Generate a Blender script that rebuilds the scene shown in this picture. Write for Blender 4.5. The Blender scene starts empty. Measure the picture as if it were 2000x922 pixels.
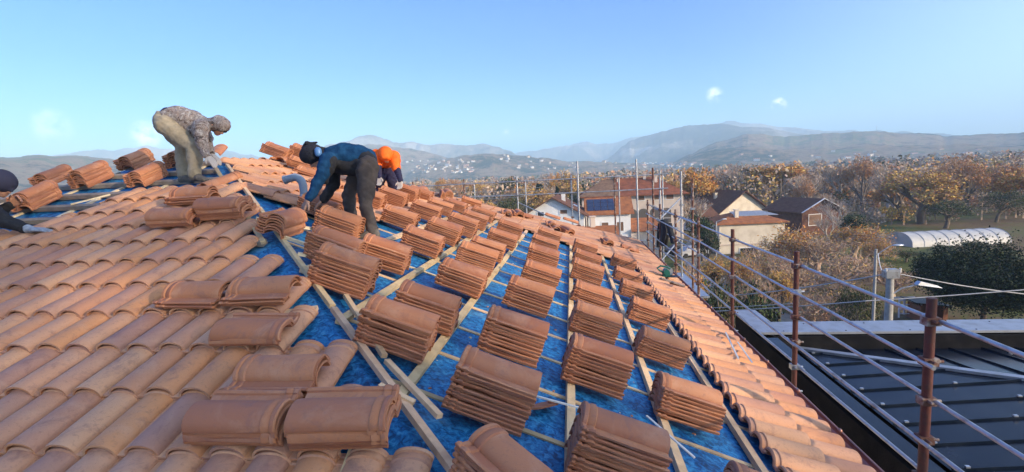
import bpy, bmesh, math, random
import numpy as np
from mathutils import Vector, Matrix
R = math.radians
random.seed(4); rng = np.random.default_rng(4)
sc = bpy.context.scene; COL = sc.collection
# ------------------------------------------------------------------ camera
H = 12.0
FPX, PITCH, YAW, ROLL = 957.04, 0.121, 0.125, 0.050
cf = np.array([-math.sin(YAW)*math.cos(PITCH), math.cos(YAW)*math.cos(PITCH), -math.sin(PITCH)])
cr0 = np.array([math.cos(YAW), math.sin(YAW), 0.0]); cd0 = np.cross(cf, cr0)
cr = cr0*math.cos(ROLL) + cd0*math.sin(ROLL); cd = -cr0*math.sin(ROLL) + cd0*math.cos(ROLL)
if cd[2] > 0:
    cd0 = -cd0; cr = cr0*math.cos(ROLL) + cd0*math.sin(ROLL); cd = -cr0*math.sin(ROLL) + cd0*math.cos(ROLL)
cam = bpy.data.cameras.new('camera'); cam_o = bpy.data.objects.new('camera', cam); COL.objects.link(cam_o)
cam.sensor_width = 36; cam.lens = 36*FPX/2000; cam.clip_start = .05; cam.clip_end = 60000
M = Matrix.Identity(4)
for i in range(3):
    M[i][0] = cr[i]; M[i][1] = -cd[i]; M[i][2] = -cf[i]
M[2][3] = H
cam_o.matrix_world = M; sc.camera = cam_o
def at(px, py, d):
    v = cf + cr*(px-1000)/FPX + cd*(py-461)/FPX
    p = v*d; return Vector((p[0], p[1], p[2]+H))
# ------------------------------------------------------------------ light
SUN_EL, SUN_AZ = R(16), R(117)
sv = Vector((math.cos(SUN_EL)*math.sin(SUN_AZ), math.cos(SUN_EL)*math.cos(SUN_AZ), math.sin(SUN_EL)))
sl = bpy.data.lights.new('sun', 'SUN'); so = bpy.data.objects.new('sun', sl); COL.objects.link(so)
sl.energy = 3.7; sl.angle = R(.6); sl.color = (1, .79, .55); so.rotation_euler = sv.to_track_quat('Z', 'Y').to_euler()
so.location = (0, 0, 40)
W = bpy.data.worlds.new('World'); sc.world = W; W.use_nodes = True
nt = W.node_tree; nt.nodes.clear()
def N(nt, t, **k):
    n = nt.nodes.new(t)
    for a, b in k.items(): setattr(n, a, b)
    return n
out = N(nt, 'ShaderNodeOutputWorld'); bg = N(nt, 'ShaderNodeBackground'); sky = N(nt, 'ShaderNodeTexSky')
sky.sky_type = 'NISHITA'; sky.sun_disc = False; sky.sun_elevation = SUN_EL; sky.sun_rotation = SUN_AZ
sky.altitude = 300; sky.air_density = 1.0; sky.dust_density = 1.0; sky.ozone_density = 2.0
hs = N(nt, 'ShaderNodeHueSaturation'); hs.inputs['Saturation'].default_value = 1.75; hs.inputs['Hue'].default_value = .503
nt.links.new(sky.outputs[0], hs.inputs['Color'])
# the sky is paler and whiter round the sun
geo = N(nt, 'ShaderNodeTexCoord'); dp = N(nt, 'ShaderNodeVectorMath', operation='DOT_PRODUCT'); nt.links.new(geo.outputs['Generated'], dp.inputs[0]); dp.inputs[1].default_value = sv
mrs = N(nt, 'ShaderNodeMapRange'); mrs.interpolation_type = 'SMOOTHSTEP'; nt.links.new(dp.outputs['Value'], mrs.inputs[0]); mrs.inputs[1].default_value = -.22; mrs.inputs[2].default_value = .75
hs2 = N(nt, 'ShaderNodeHueSaturation'); hs2.inputs['Saturation'].default_value = .75; hs2.inputs['Value'].default_value = 1.5; nt.links.new(sky.outputs[0], hs2.inputs['Color'])
mxs = N(nt, 'ShaderNodeMix', data_type='RGBA'); nt.links.new(mrs.outputs[0], mxs.inputs[0]); tint = N(nt, 'ShaderNodeMix', data_type='RGBA', blend_type='MULTIPLY'); tint.inputs[0].default_value = 1; nt.links.new(hs.outputs[0], tint.inputs[6]); tint.inputs[7].default_value = (.14, .58, 1.22, 1); nt.links.new(tint.outputs[2], mxs.inputs[6]); nt.links.new(hs2.outputs[0], mxs.inputs[7])
# thin clouds: two small puffs and a wisp, mixed over the sky by direction
tc = N(nt, 'ShaderNodeTexCoord'); nz = N(nt, 'ShaderNodeTexNoise'); nz.inputs['Scale'].default_value = 60; nz.inputs['Detail'].default_value = 6
nt.links.new(tc.outputs['Generated'], nz.inputs['Vector'])
def math_(nt, op, a, b=None, clamp=False):
    m = N(nt, 'ShaderNodeMath', operation=op, use_clamp=clamp)
    for i, x in enumerate((a, b)):
        if x is None: continue
        if isinstance(x, (int, float)): m.inputs[i].default_value = x
        else: nt.links.new(x, m.inputs[i])
    return m.outputs[0]
tot = None
for px, py, rad, amt in ((1396, 186, .017, .35), (1521, 205, .014, .75), (286, 264, .026, .45), (100, 248, .03, .15), (988, 258, .008, .15)):
    dv = (at(px, py, 1)-Vector((0, 0, H))).normalized()
    vm = N(nt, 'ShaderNodeVectorMath', operation='DISTANCE'); nt.links.new(tc.outputs['Generated'], vm.inputs[0]); vm.inputs[1].default_value = dv
    s = math_(nt, 'SUBTRACT', 1.0, math_(nt, 'DIVIDE', vm.outputs['Value'], rad), True)
    s = math_(nt, 'MULTIPLY', math_(nt, 'MULTIPLY', s, math_(nt, 'SUBTRACT', nz.outputs[0], .35, True)), amt*14, True)
    tot = s if tot is None else math_(nt, 'ADD', tot, s, True)
mx = N(nt, 'ShaderNodeMix', data_type='RGBA'); nt.links.new(tot, mx.inputs[0]); nt.links.new(mxs.outputs[2], mx.inputs[6]); mx.inputs[7].default_value = (8, 8, 8.6, 1)
nt.links.new(mx.outputs[2], bg.inputs[0]); bg.inputs[1].default_value = .125; nt.links.new(bg.outputs[0], out.inputs[0])
sc.view_settings.view_transform = 'Standard'; sc.view_settings.look = 'None'; sc.view_settings.exposure = 1.32; sc.view_settings.gamma = 1
sc.cycles.use_denoising = True; sc.cycles.max_bounces = 6; sc.cycles.transparent_max_bounces = 8
sc.cycles.volume_bounces = 2
# ------------------------------------------------------------------ materials
MATS = {}
def mat(name, base, rough=.7, metal=0, var=0, noise=None, bump=0, bscale=40, spec=.4, nscale=5, stretch=None, rnd=0, trans=0):
    """noise = (colour, amount low, high): patches of a second colour; rnd: value variation per object and per island"""
    if name in MATS: return MATS[name]
    m = bpy.data.materials.new(name); m.use_nodes = True; t = m.node_tree; p = t.nodes['Principled BSDF']
    p.inputs['Roughness'].default_value = rough; p.inputs['Metallic'].default_value = metal; p.inputs['Specular IOR Level'].default_value = spec
    col = None
    tcn = N(t, 'ShaderNodeTexCoord'); vec = tcn.outputs['Object']
    if stretch:
        mp = N(t, 'ShaderNodeMapping'); mp.inputs['Scale'].default_value = stretch; t.links.new(vec, mp.inputs[0]); vec = mp.outputs[0]
    rgb = N(t, 'ShaderNodeRGB'); rgb.outputs[0].default_value = (*base, 1); col = rgb.outputs[0]
    if noise:
        c2, lo, hi = noise
        nn = N(t, 'ShaderNodeTexNoise'); nn.inputs['Scale'].default_value = nscale; nn.inputs['Detail'].default_value = 7; nn.inputs['Roughness'].default_value = .62; t.links.new(vec, nn.inputs[0])
        mr = N(t, 'ShaderNodeMapRange'); mr.inputs[1].default_value = lo; mr.inputs[2].default_value = hi; t.links.new(nn.outputs[0], mr.inputs[0])
        mi = N(t, 'ShaderNodeMix', data_type='RGBA'); t.links.new(mr.outputs[0], mi.inputs[0]); t.links.new(col, mi.inputs[6]); mi.inputs[7].default_value = (*c2, 1); col = mi.outputs[2]
    if rnd:
        oi = N(t, 'ShaderNodeObjectInfo'); ge = N(t, 'ShaderNodeNewGeometry')
        s = math_(t, 'FRACT', math_(t, 'ADD', oi.outputs['Random'], ge.outputs['Random Per Island']))
        v = math_(t, 'ADD', math_(t, 'MULTIPLY', s, 2*rnd), 1-rnd)
        h = N(t, 'ShaderNodeHueSaturation'); t.links.new(v, h.inputs['Value']); t.links.new(col, h.inputs['Color'])
        s2 = math_(t, 'FRACT', math_(t, 'MULTIPLY', s, 7.31)); t.links.new(math_(t, 'ADD', math_(t, 'MULTIPLY', s2, .03*min(1, rnd*4)), .5-.015*min(1, rnd*4)), h.inputs['Hue']); col = h.outputs[0]
    t.links.new(col, p.inputs['Base Color'])
    if bump:
        bn = N(t, 'ShaderNodeTexNoise'); bn.inputs['Scale'].default_value = bscale; bn.inputs['Detail'].default_value = 5; t.links.new(vec, bn.inputs[0])
        b = N(t, 'ShaderNodeBump'); b.inputs['Strength'].default_value = bump; b.inputs['Distance'].default_value = .02; t.links.new(bn.outputs[0], b.inputs['Height']); t.links.new(b.outputs[0], p.inputs['Normal'])
    if trans: p.inputs['Transmission Weight'].default_value = trans
    MATS[name] = m; return m
def ramp(t, fac, stops):
    r = N(t, 'ShaderNodeValToRGB'); e = r.color_ramp.elements
    while len(e) < len(stops): e.new(.5)
    for k, (pos, c) in enumerate(stops): e[k].position = pos; e[k].color = (*c, 1)
    t.links.new(fac, r.inputs[0]); return r.outputs[0]
def terracotta(name, stops):
    m = bpy.data.materials.new(name); m.use_nodes = True; t = m.node_tree; p = t.nodes['Principled BSDF']
    oi = N(t, 'ShaderNodeObjectInfo'); ge = N(t, 'ShaderNodeNewGeometry'); tcn = N(t, 'ShaderNodeTexCoord')
    s = math_(t, 'FRACT', math_(t, 'ADD', oi.outputs['Random'], ge.outputs['Random Per Island']))
    c = ramp(t, s, stops)
    add = N(t, 'ShaderNodeVectorMath', operation='ADD'); t.links.new(tcn.outputs['Object'], add.inputs[0])
    cv = N(t, 'ShaderNodeCombineXYZ'); t.links.new(math_(t, 'MULTIPLY', s, 37.0), cv.inputs[2]); t.links.new(cv.outputs[0], add.inputs[1])
    def noi(sc_, det=6, rough=.6):
        nn = N(t, 'ShaderNodeTexNoise'); nn.inputs['Scale'].default_value = sc_; nn.inputs['Detail'].default_value = det; nn.inputs['Roughness'].default_value = rough; nn.inputs['Distortion'].default_value = .6; t.links.new(add.outputs[0], nn.inputs[0]); return nn.outputs[0]
    def mixc(fac, a, b):
        mi = N(t, 'ShaderNodeMix', data_type='RGBA'); t.links.new(fac, mi.inputs[0]); t.links.new(a, mi.inputs[6]); mi.inputs[7].default_value = (*b, 1); return mi.outputs[2]
    def mr(x, lo, hi, a=0., b=1.):
        q = N(t, 'ShaderNodeMapRange'); t.links.new(x, q.inputs[0]); q.inputs[1].default_value = lo; q.inputs[2].default_value = hi; q.inputs[3].default_value = a; q.inputs[4].default_value = b; return q.outputs[0]
    c = mixc(mr(noi(4.5), .5, .72, 0, .45), c, (.58, .35, .23))       # paler bloom
    c = mixc(mr(noi(7, 8, .7), .54, .68, 0, .6), c, (.24, .125, .105))   # darker flame stains
    c = mixc(mr(noi(55, 4), .56, .72, 0, .45), c, (.26, .13, .09))
    t.links.new(c, p.inputs['Base Color']); p.inputs['Roughness'].default_value = .72; p.inputs['Specular IOR Level'].default_value = .35
    b = N(t, 'ShaderNodeBump'); b.inputs['Strength'].default_value = .35; b.inputs['Distance'].default_value = .004; t.links.new(noi(90, 4), b.inputs['Height']); t.links.new(b.outputs[0], p.inputs['Normal'])
    MATS[name] = m; return m
M_TILE = terracotta('terracotta', [(0, (.32, .125, .068)), (.25, (.42, .17, .082)), (.5, (.46, .195, .092)), (.75, (.37, .145, .08)), (1, (.50, .22, .105))])
M_LAID = terracotta('terracotta_laid', [(0, (.42, .20, .13)), (.2, (.55, .285, .165)), (.45, (.60, .325, .18)), (.62, (.40, .21, .15)), (.8, (.58, .27, .12)), (1, (.47, .225, .13))])
def membrane_mat():
    m = bpy.data.materials.new('blue_membrane'); m.use_nodes = True; t = m.node_tree; p = t.nodes['Principled BSDF']
    tcn = N(t, 'ShaderNodeTexCoord')
    def noi(s, d=6, r=.6, dist=0):
        nn = N(t, 'ShaderNodeTexNoise'); nn.inputs['Scale'].default_value = s; nn.inputs['Detail'].default_value = d; nn.inputs['Roughness'].default_value = r; nn.inputs['Distortion'].default_value = dist; t.links.new(tcn.outputs['Object'], nn.inputs[0]); return nn.outputs[0]
    c = ramp(t, noi(26, 4, .65, .8), [(.36, (.003, .045, .13)), (.45, (.006, .10, .27)), (.54, (.014, .18, .42)), (.68, (.06, .31, .55))])
    q = N(t, 'ShaderNodeMapRange'); t.links.new(noi(2.6, 8, .7), q.inputs[0]); q.inputs[1].default_value = .52; q.inputs[2].default_value = .70; q.inputs[4].default_value = .62
    mi = N(t, 'ShaderNodeMix', data_type='RGBA'); t.links.new(q.outputs[0], mi.inputs[0]); t.links.new(c, mi.inputs[6]); mi.inputs[7].default_value = (.012, .035, .075, 1)
    q2 = N(t, 'ShaderNodeMapRange'); t.links.new(noi(3.2, 5, .5), q2.inputs[0]); q2.inputs[1].default_value = .60; q2.inputs[2].default_value = .74; q2.inputs[4].default_value = .45
    m2 = N(t, 'ShaderNodeMix', data_type='RGBA'); t.links.new(q2.outputs[0], m2.inputs[0]); t.links.new(mi.outputs[2], m2.inputs[6]); m2.inputs[7].default_value = (.16, .36, .50, 1)
    t.links.new(m2.outputs[2], p.inputs['Base Color']); p.inputs['Roughness'].default_value = .5; p.inputs['Specular IOR Level'].default_value = .35
    b = N(t, 'ShaderNodeBump'); b.inputs['Strength'].default_value = .6; b.inputs['Distance'].default_value = .006; t.links.new(noi(30, 5, .7), b.inputs['Height']); t.links.new(b.outputs[0], p.inputs['Normal'])
    return m
M_MEM = membrane_mat()
M_WOOD = mat('batten_wood', (.66, .46, .26), .75, noise=((.42, .27, .15), .45, .75), nscale=6, stretch=(1, 1, 1), rnd=.22, bump=.2, bscale=60)
M_WOODG = mat('grey_batten_wood', (.30, .24, .19), .8, noise=((.17, .14, .12), .42, .7), nscale=7, rnd=.2, bump=.2)  # grey brown of battens in shade, put into the base colour
M_PALE = mat('fresh_wood', (.72, .58, .38), .7, noise=((.5, .36, .2), .5, .8), nscale=9, rnd=.1)
M_GALV = mat('galvanised_steel', (.40, .42, .45), .42, .7, noise=((.20, .17, .15), .52, .72), nscale=9, bump=.1)
M_RED = mat('rusty_red_paint', (.10, .028, .022), .62, .0, noise=((.07, .03, .024), .45, .65), nscale=16, bump=.3)
M_RUST = mat('rusted_steel', (.14, .065, .045), .75, .2, noise=((.34, .30, .27), .5, .62), nscale=11, bump=.3)
M_BLACKROOF = mat('black_sheet_metal', (.006, .011, .021), .22, .0, spec=.22, noise=((.018, .024, .034), .45, .7), nscale=3, bump=.04, bscale=6)
M_CAP = mat('grey_sheet_cap', (.36, .38, .42), .45, .5, noise=((.28, .29, .31), .45, .65), nscale=4)
M_WALLD = mat('shadow_dark_render', (.012, .012, .014), .9, spec=.05, noise=((.022, .021, .022), .45, .7), nscale=3, bump=.3)  # near black: the shadow on flashing and wall is put into the colour
M_COPPER = mat('copper_gutter', (.45, .22, .17), .4, .7, noise=((.3, .16, .13), .4, .7), nscale=8)
M_CREAM = mat('cream_render', (.66, .58, .46), .9, noise=((.5, .42, .31), .45, .7), nscale=.6, bump=.2, bscale=8)
M_WHITE = mat('white_render', (.72, .72, .72), .9, noise=((.6, .59, .56), .45, .7), nscale=.6)
M_BEIGE = mat('beige_render', (.60, .49, .40), .9, noise=((.48, .40, .34), .45, .7), nscale=.5)
M_RT = mat('roof_terracotta', (.36, .14, .06), .9, spec=.1, noise=((.22, .09, .05), .4, .65), nscale=1.5, bump=.5, bscale=6)
M_RTB = mat('roof_brown', (.23, .145, .095), .95, spec=.08, noise=((.13, .08, .06), .4, .65), nscale=1.5, bump=.5, bscale=6)
M_RTD = mat('roof_dark', (.11, .055, .042), .95, spec=.08, noise=((.16, .085, .06), .4, .65), nscale=2, bump=.5, bscale=6)
M_GLASS = mat('window_glass', (.03, .035, .045), .15)
M_SOLAR = mat('solar_cell', (.03, .045, .10), .2)
M_SHUT = mat('brown_shutter', (.16, .085, .05), .7)
M_SHUTR = mat('red_shutter', (.35, .05, .05), .7)
M_CONC = mat('concrete', (.40, .39, .36), .9, noise=((.3, .29, .27), .4, .7), nscale=6, bump=.2)
M_BARK = mat('bark', (.16, .12, .09), .9, noise=((.09, .07, .055), .4, .7), nscale=8)
M_BARKP = mat('pale_bark', (.38, .33, .28), .9)
M_TWIG = mat('twigs', (.40, .29, .21), .9, rnd=.25)
M_TWIGP = mat('pale_twigs', (.36, .30, .25), .9, rnd=.2)
def leafm(name, c, r=.3): 
    m = mat(name, c, .7, rnd=r, spec=.2); return m
M_LOR = leafm('leaf_orange', (.50, .22, .05)); M_LGO = leafm('leaf_gold', (.52, .33, .09)); M_LRU = leafm('leaf_russet', (.38, .20, .10))
M_LOL = leafm('leaf_olive', (.085, .085, .03)); M_LDG = leafm('leaf_dark_green', (.012, .022, .010), .35); M_LMG = leafm('leaf_green', (.05, .075, .028))
M_DRY = leafm('dry_stalk', (.36, .27, .15), .3)
# ------------------------------------------------------------------ builders
class MB:
    def __init__(s): s.v = []; s.f = []; s.m = []; s.n = 0
    def add(s, v, f, mi=0):
        v = np.asarray(v, float).reshape(-1, 3); s.v.append(v)
        s.f += [tuple(i+s.n for i in q) for q in f]; s.m += [mi]*len(f); s.n += len(v)
    def box(s, c, size, rot=None, mi=0):
        x, y, z = [k/2 for k in size]
        v = np.array([(-x,-y,-z),(x,-y,-z),(x,y,-z),(-x,y,-z),(-x,-y,z),(x,-y,z),(x,y,z),(-x,y,z)])
        if rot is not None: v = v @ np.array(rot).T
        s.add(v+np.array(c), [(0,3,2,1),(4,5,6,7),(0,1,5,4),(1,2,6,5),(2,3,7,6),(3,0,4,7)], mi)
    def bar(s, p0, p1, w, h, up=(0,0,1), mi=0):
        p0 = np.array(p0, float); p1 = np.array(p1, float); d = p1-p0; L = np.linalg.norm(d); d /= L
        up = np.array(up, float); sd = np.cross(d, up); sd /= np.linalg.norm(sd); u = np.cross(sd, d)
        s.box((p0+p1)/2, (L, w, h), np.c_[d, sd, u], mi)
    def tube(s, p0, p1, r0, r1=None, n=8, mi=0, caps=True):
        r1 = r0 if r1 is None else r1
        p0 = np.array(p0, float); p1 = np.array(p1, float); d = p1-p0; L = np.linalg.norm(d)
        if L < 1e-6: return
        d = d/L; a = np.array([0,0,1.]) if abs(d[2]) < .9 else np.array([1.,0,0]); x = np.cross(d, a); x /= np.linalg.norm(x); y = np.cross(d, x)
        an = np.arange(n)*2*np.pi/n; ring = np.cos(an)[:, None]*x+np.sin(an)[:, None]*y
        f = [(i, (i+1) % n, n+(i+1) % n, n+i) for i in range(n)]
        if caps: f += [tuple(range(n-1, -1, -1)), tuple(range(n, 2*n))]
        s.add(np.r_[p0+ring*r0, p1+ring*r1], f, mi)
    def poly(s, pts, mi=0): s.add(pts, [tuple(range(len(pts)))], mi)
    def slab(s, pts, nrm, th, mi=0):
        p = np.array(pts, float); q = p-np.array(nrm)*th; n = len(p)
        s.add(np.r_[p, q], [tuple(range(n)), tuple(range(2*n-1, n-1, -1))]+[(i, n+i, n+(i+1) % n, (i+1) % n) for i in range(n)], mi)
    def sphere(s, c, r, mi=0, seg=8, rings=6):
        v = []; f = []
        for i in range(rings+1):
            t = math.pi*i/rings
            for j in range(seg):
                a = 2*math.pi*j/seg; v.append((math.sin(t)*math.cos(a), math.sin(t)*math.sin(a), math.cos(t)))
        for i in range(rings):
            for j in range(seg): f.append((i*seg+j, (i+1)*seg+j, (i+1)*seg+(j+1) % seg, i*seg+(j+1) % seg))
        s.add(np.array(v)*np.array(r)+np.array(c), f, mi)
    def mesh(s, name, mats, smooth=None):
        me = bpy.data.meshes.new(name)
        v = np.concatenate(s.v) if s.v else np.zeros((0, 3))
        me.from_pydata(v.tolist(), [], s.f)
        for m in (mats if isinstance(mats, (list, tuple)) else [mats]): me.materials.append(m)
        if any(s.m): me.polygons.foreach_set('material_index', s.m)
        if smooth is not None:
            me.polygons.foreach_set('use_smooth', [True]*len(me.polygons)); me.set_sharp_from_angle(angle=R(smooth))
        me.update(); return me
    def obj(s, name, mats, parent=None, smooth=None): return link(name, s.mesh(name, mats, smooth), parent)
def link(name, data, parent=None):
    o = bpy.data.objects.new(name, data); COL.objects.link(o)
    if parent: o.parent = parent; o.matrix_parent_inverse = parent.matrix_world.inverted() if parent.get('_w') else Matrix.Identity(4)
    return o
def tag(o, label, cat, group=None):
    o['label'] = label; o['category'] = cat
    if group: o['group'] = group
    return o
def thing(name, label, cat, mw=None, group=None, loc=(0, 0, 0)):
    o = bpy.data.objects.new(name, None); COL.objects.link(o); o.empty_display_size = .1
    if mw is not None: o.matrix_world = mw
    else: o.location = loc
    return tag(o, label, cat, group)
def structure(o): o['kind'] = 'structure'; return o
def frame(p, ex, ey, ez):
    m = Matrix.Identity(4)
    for i in range(3): m[i][0] = ex[i]; m[i][1] = ey[i]; m[i][2] = ez[i]; m[i][3] = p[i]
    return m
def vnoise(x, y, seed=0):
    xi = np.floor(x).astype(int); yi = np.floor(y).astype(int); fx = x-xi; fy = y-yi; fx = fx*fx*(3-2*fx); fy = fy*fy*(3-2*fy)
    def h(a, b):
        n = (a*374761393+b*668265263+seed*974711) & 0xffffffff; n = ((n ^ (n >> 13))*1274126177) & 0xffffffff; return ((n ^ (n >> 16)) & 0xffff)/65535.
    return (h(xi, yi)*(1-fx)+h(xi+1, yi)*fx)*(1-fy)+(h(xi, yi+1)*(1-fx)+h(xi+1, yi+1)*fx)*fy
def fbm(x, y, seed=0, o=5):
    r = 0; a = .5
    for k in range(o): r = r+a*vnoise(x*2**k, y*2**k, seed+k*7); a *= .5
    return r
# ------------------------------------------------------------------ roof planes of the house we stand on
hA, mA, hB, mB = 1.833, .358, 1.398, .380
GX, GL, X0, Y0 = .205, .333, -2.465, 1.831
def ZA(y, o=0): return H-hA+mA*y+o
def ZB(x, o=0): return H-hB-mB*x+o
def hipX(y): return (hA-hB-mA*y)/mB
def hipY(x): return (hA-hB-mB*x)/mA
aA, aB = math.atan(mA), math.atan(mB)
AX, AY, AN = Vector((1, 0, 0)), Vector((0, math.cos(aA), math.sin(aA))), Vector((0, -math.sin(aA), math.cos(aA)))
BX, BY, BN = Vector((0, 1, 0)), Vector((-math.cos(aB), 0, math.sin(aB))), Vector((math.sin(aB), 0, math.cos(aB)))
def fA(x, y, o=0, rz=0, tip=0): return frame(Vector((x, y, ZA(y)))+AN*o, AX, AY, AN) @ Matrix.Rotation(R(rz), 4, 'Z') @ Matrix.Rotation(R(tip), 4, 'X')
def fB(x, y, o=0, rz=0, tip=0): return frame(Vector((x, y, ZB(x)))+BN*o, BX, BY, BN) @ Matrix.Rotation(R(rz), 4, 'Z') @ Matrix.Rotation(R(tip), 4, 'X')
XE = 1.92; XR = -4.96; YAP = hipY(XR); YE = hipY(XE); YR2 = 8.1; YF = 15.2; XRL = XR-1.0; XL = XR+XRL-XE
ZE = ZB(XE); ZR = ZB(XR)
house = thing('house', 'house with a half tiled hipped roof that the workers stand on', 'house', loc=(0, 0, 0))
mb = MB(); mo = .05
ap = (XR, YAP, ZR-mo); r2 = (XR, YR2, ZR-mo); apl = (XRL, YAP, ZR-mo); r2l = (XRL, YR2, ZR-mo); e1 = (XE, YE, ZE-mo); e2 = (XE, YF, ZE-mo); e3 = (XL, YE, ZE-mo); e4 = (XL, YF, ZE-mo)
mb.poly([e1, e2, r2, ap]); mb.obj('membrane', M_MEM, house)
mb = MB(); mb.poly([e3, e1, ap, apl]); mb.obj('membrane', M_MEM, house)
mb = MB(); mb.poly([e4, e3, apl, r2l]); mb.obj('membrane', M_MEM, house)
mb = MB(); mb.poly([e2, e4, r2l, r2]); mb.obj('membrane', M_MEM, house)
mb = MB(); mb.poly([ap, r2, r2l, apl]); mb.obj('membrane', M_MEM, house)
mb = MB(); dz = .12
q = [(p[0], p[1], p[2]-dz) for p in (e1, e2, e4, e3)]
mb.poly(q[::-1])
for a, b in ((e1, e2), (e2, e4), (e4, e3), (e3, e1)): mb.poly([(a[0], a[1], a[2]-dz), (b[0], b[1], b[2]-dz), (b[0], b[1], b[2]-.002), (a[0], a[1], a[2]-.002)])
mb.obj('eave_board', M_WOODG, house)
mb = MB(); mb.box(((XE+XL)/2, (YE+YF)/2, (ZE-.2)/2), (XE-XL-1.2, YF-YE-1.2, ZE-.2)); mb.obj('wall', M_CREAM, house)
# battens on the blue slope: long ones parallel to the eave on top, thin ones under them
LX = [-3.0, -2.05, -1.474, -.893, -.046, .541, 1.082, 1.75]
for x in LX:
    y0 = max(hipY(x)+.06, .9); y1 = 9.6 if x < 1.5 else 14.9
    ys = [y0]
    while ys[-1] < y1-.3: ys.append(min(y1, ys[-1]+3.0+random.random()))
    for a, b in zip(ys[:-1], ys[1:]):
        m_ = MB(); j = random.uniform(-.004, .004); m_.bar(np.array((x+j, a+.002, ZB(x)))-np.array(BN)*.018, np.array((x-j, b-.002, ZB(x)))-np.array(BN)*.018, .052, .036, BN); m_.obj('batten', M_WOOD, house)
TY = [2.422+.5435*k for k in range(-3, 13)]
for y in TY:
    xs = max(hipX(y)+.1, -3.1)
    m_ = MB(); j = random.uniform(-.012, .012)
    m_.bar(np.array((xs, y-j, ZB(xs)))-np.array(BN)*.0445, np.array((1.8, y+j, ZB(1.8)))-np.array(BN)*.0445, .036, .013, BN); m_.obj('counter_batten', M_WOOD, house)
# hip boards and short offcuts nailed beside the hip
def hip_board(off, x0, x1, mat_=M_WOOD, w=.040, lift=.006):
    m_ = MB()
    if off > 0: P = lambda x: np.array((x+off*.7, hipY(x)+off*.7, ZB(x+off*.7)+lift))
    else: P = lambda x: np.array((x+off*.7, hipY(x)+off*.7, ZA(hipY(x)+off*.7)+lift))
    m_.bar(P(x0), P(x1), w, .03, BN if off > 0 else AN); m_.obj('hip_board', mat_, house)
for off, x0, x1 in ((.05, -.3, -1.6), (.052, -1.62, -3.2), (.05, -3.24, -4.6), (-.10, -2.54, -4.7)): hip_board(off, x0, x1)
for a, b, on in (((-.66, 2.15), (-1.05, 2.51), 'B'), ((-1.07, 2.53), (-1.6, 3.2), 'B'), ((-.98, 2.22), (-.80, 2.20), 'B'), ((-2.2, 3.66), (-1.9, 3.9), 'B'), ((-2.5, 3.95), (-2.15, 4.0), 'B'), ((-2.9, 4.2), (-2.5, 4.55), 'B')):
    m_ = MB(); m_.bar((a[0], a[1], ZB(a[0])+.030), (b[0], b[1], ZB(b[0])+.018), .034, .024, BN); m_.obj('offcut', M_PALE if a[0] < -2 else M_WOOD, house)
for a, b in (((-.95, 1.62), (-.98, 2.0)), ((-1.9, 2.85), (-1.65, 2.9))):
    m_ = MB(); m_.bar((a[0], a[1], ZA(a[1])+.01), (b[0], b[1], ZA(b[1])+.01), .045, .03, AN); m_.obj('offcut', M_WOOD, house)
# battens on the near slope
k = 0
for r in range(4, 14):
    y = Y0+GL*r+.37
    if y > YAP-.1: break
    xl = XR+XRL-hipX(y)+.1; xr = hipX(y)-.12
    m_ = MB(); m_.bar((xl, y, ZA(y)-.008), (xr, y+random.uniform(-.01, .01), ZA(y)-.008), .07, .045, AN); m_.obj('batten', M_WOODG, house)
for x in (-8.9, -8.2, -7.5, -6.85, -6.2, -5.55, -4.95, -4.35, -3.75):
    y1 = min(hipY(x), hipY(XR+XRL-x), YAP)-.1; y0 = 3.4
    if y1 < y0+.4: continue
    m_ = MB(); m_.bar((x, y0, ZA(y0)-.042), (x+.02, y1, ZA(y1)-.042), .045, .024, AN); m_.obj('counter_batten', M_PALE, house)
# ------------------------------------------------------------------ the tile
def tile_geo(prof_n=12, ys=(0, .012, .14, .28, .352, .358, .366, .376, .392, .398, .406, .414, .42), ribs=True, th=.0130):
    u = [(0, .010), (.006, .014), (.013, .012), (.018, .002), (.03, .0), (.07, .0)]
    for k in range(prof_n+1):
        a = math.pi*(1-k/prof_n); u.append((.155+.078*math.cos(a), .002+.057*math.sin(a)**.85))
    u += [(.240, .0)]
    u = np.array(u); n = len(u)
    tg = np.gradient(u, axis=0); nr = np.c_[-tg[:, 1], tg[:, 0]]; nr /= np.linalg.norm(nr, axis=1)[:, None]
    V = []; 
    for y in ys:
        s = 1-.13*(y/.42); h = 0
        if ribs and y > .35: h = .007 if (.357 < y < .377 or .397 < y < .415) else 0
        ctr = u.copy(); ctr[:, 0] = .12+(u[:, 0]-.12)*(1-.02*(y/.42)); ctr[:, 1] = u[:, 1]*s
        top = ctr+nr*(th/2+h); bot = ctr-nr*th/2
        wv = .0035*math.sin(y*2*math.pi/.105)
        bot[:3, 1] -= .004+wv; bot[:3, 0] -= .0; bot[-3:, 1] -= .003+wv*.6
        if y == 0: top = ctr+nr*(th/2-.002); 
        V.append(np.c_[np.r_[top, bot[::-1]][:, 0], np.full(2*n, y), np.r_[top, bot[::-1]][:, 1]+th/2+.008])
    F = []; m2 = 2*n
    for j in range(len(ys)-1):
        for i in range(m2): F.append((j*m2+i, j*m2+(i+1) % m2, (j+1)*m2+(i+1) % m2, (j+1)*m2+i))
    for i in range(n-1):
        F.append((i, m2-1-i, m2-2-i, i+1)); o = (len(ys)-1)*m2; F.append((o+i, o+i+1, o+m2-2-i, o+m2-1-i))
    V = np.concatenate(V); return V, F
TV, TF = tile_geo()
TVL, TFL = tile_geo(6, (0, .42), False)
TVM, TFM = tile_geo(8, (0, .012, .35, .36, .375, .38, .39, .395, .41, .42), True)
def as_mesh(name, V, F, m, ang=38):
    b = MB(); b.add(V, F); return b.mesh(name, m, ang)
TILE_MESHES = []
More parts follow.
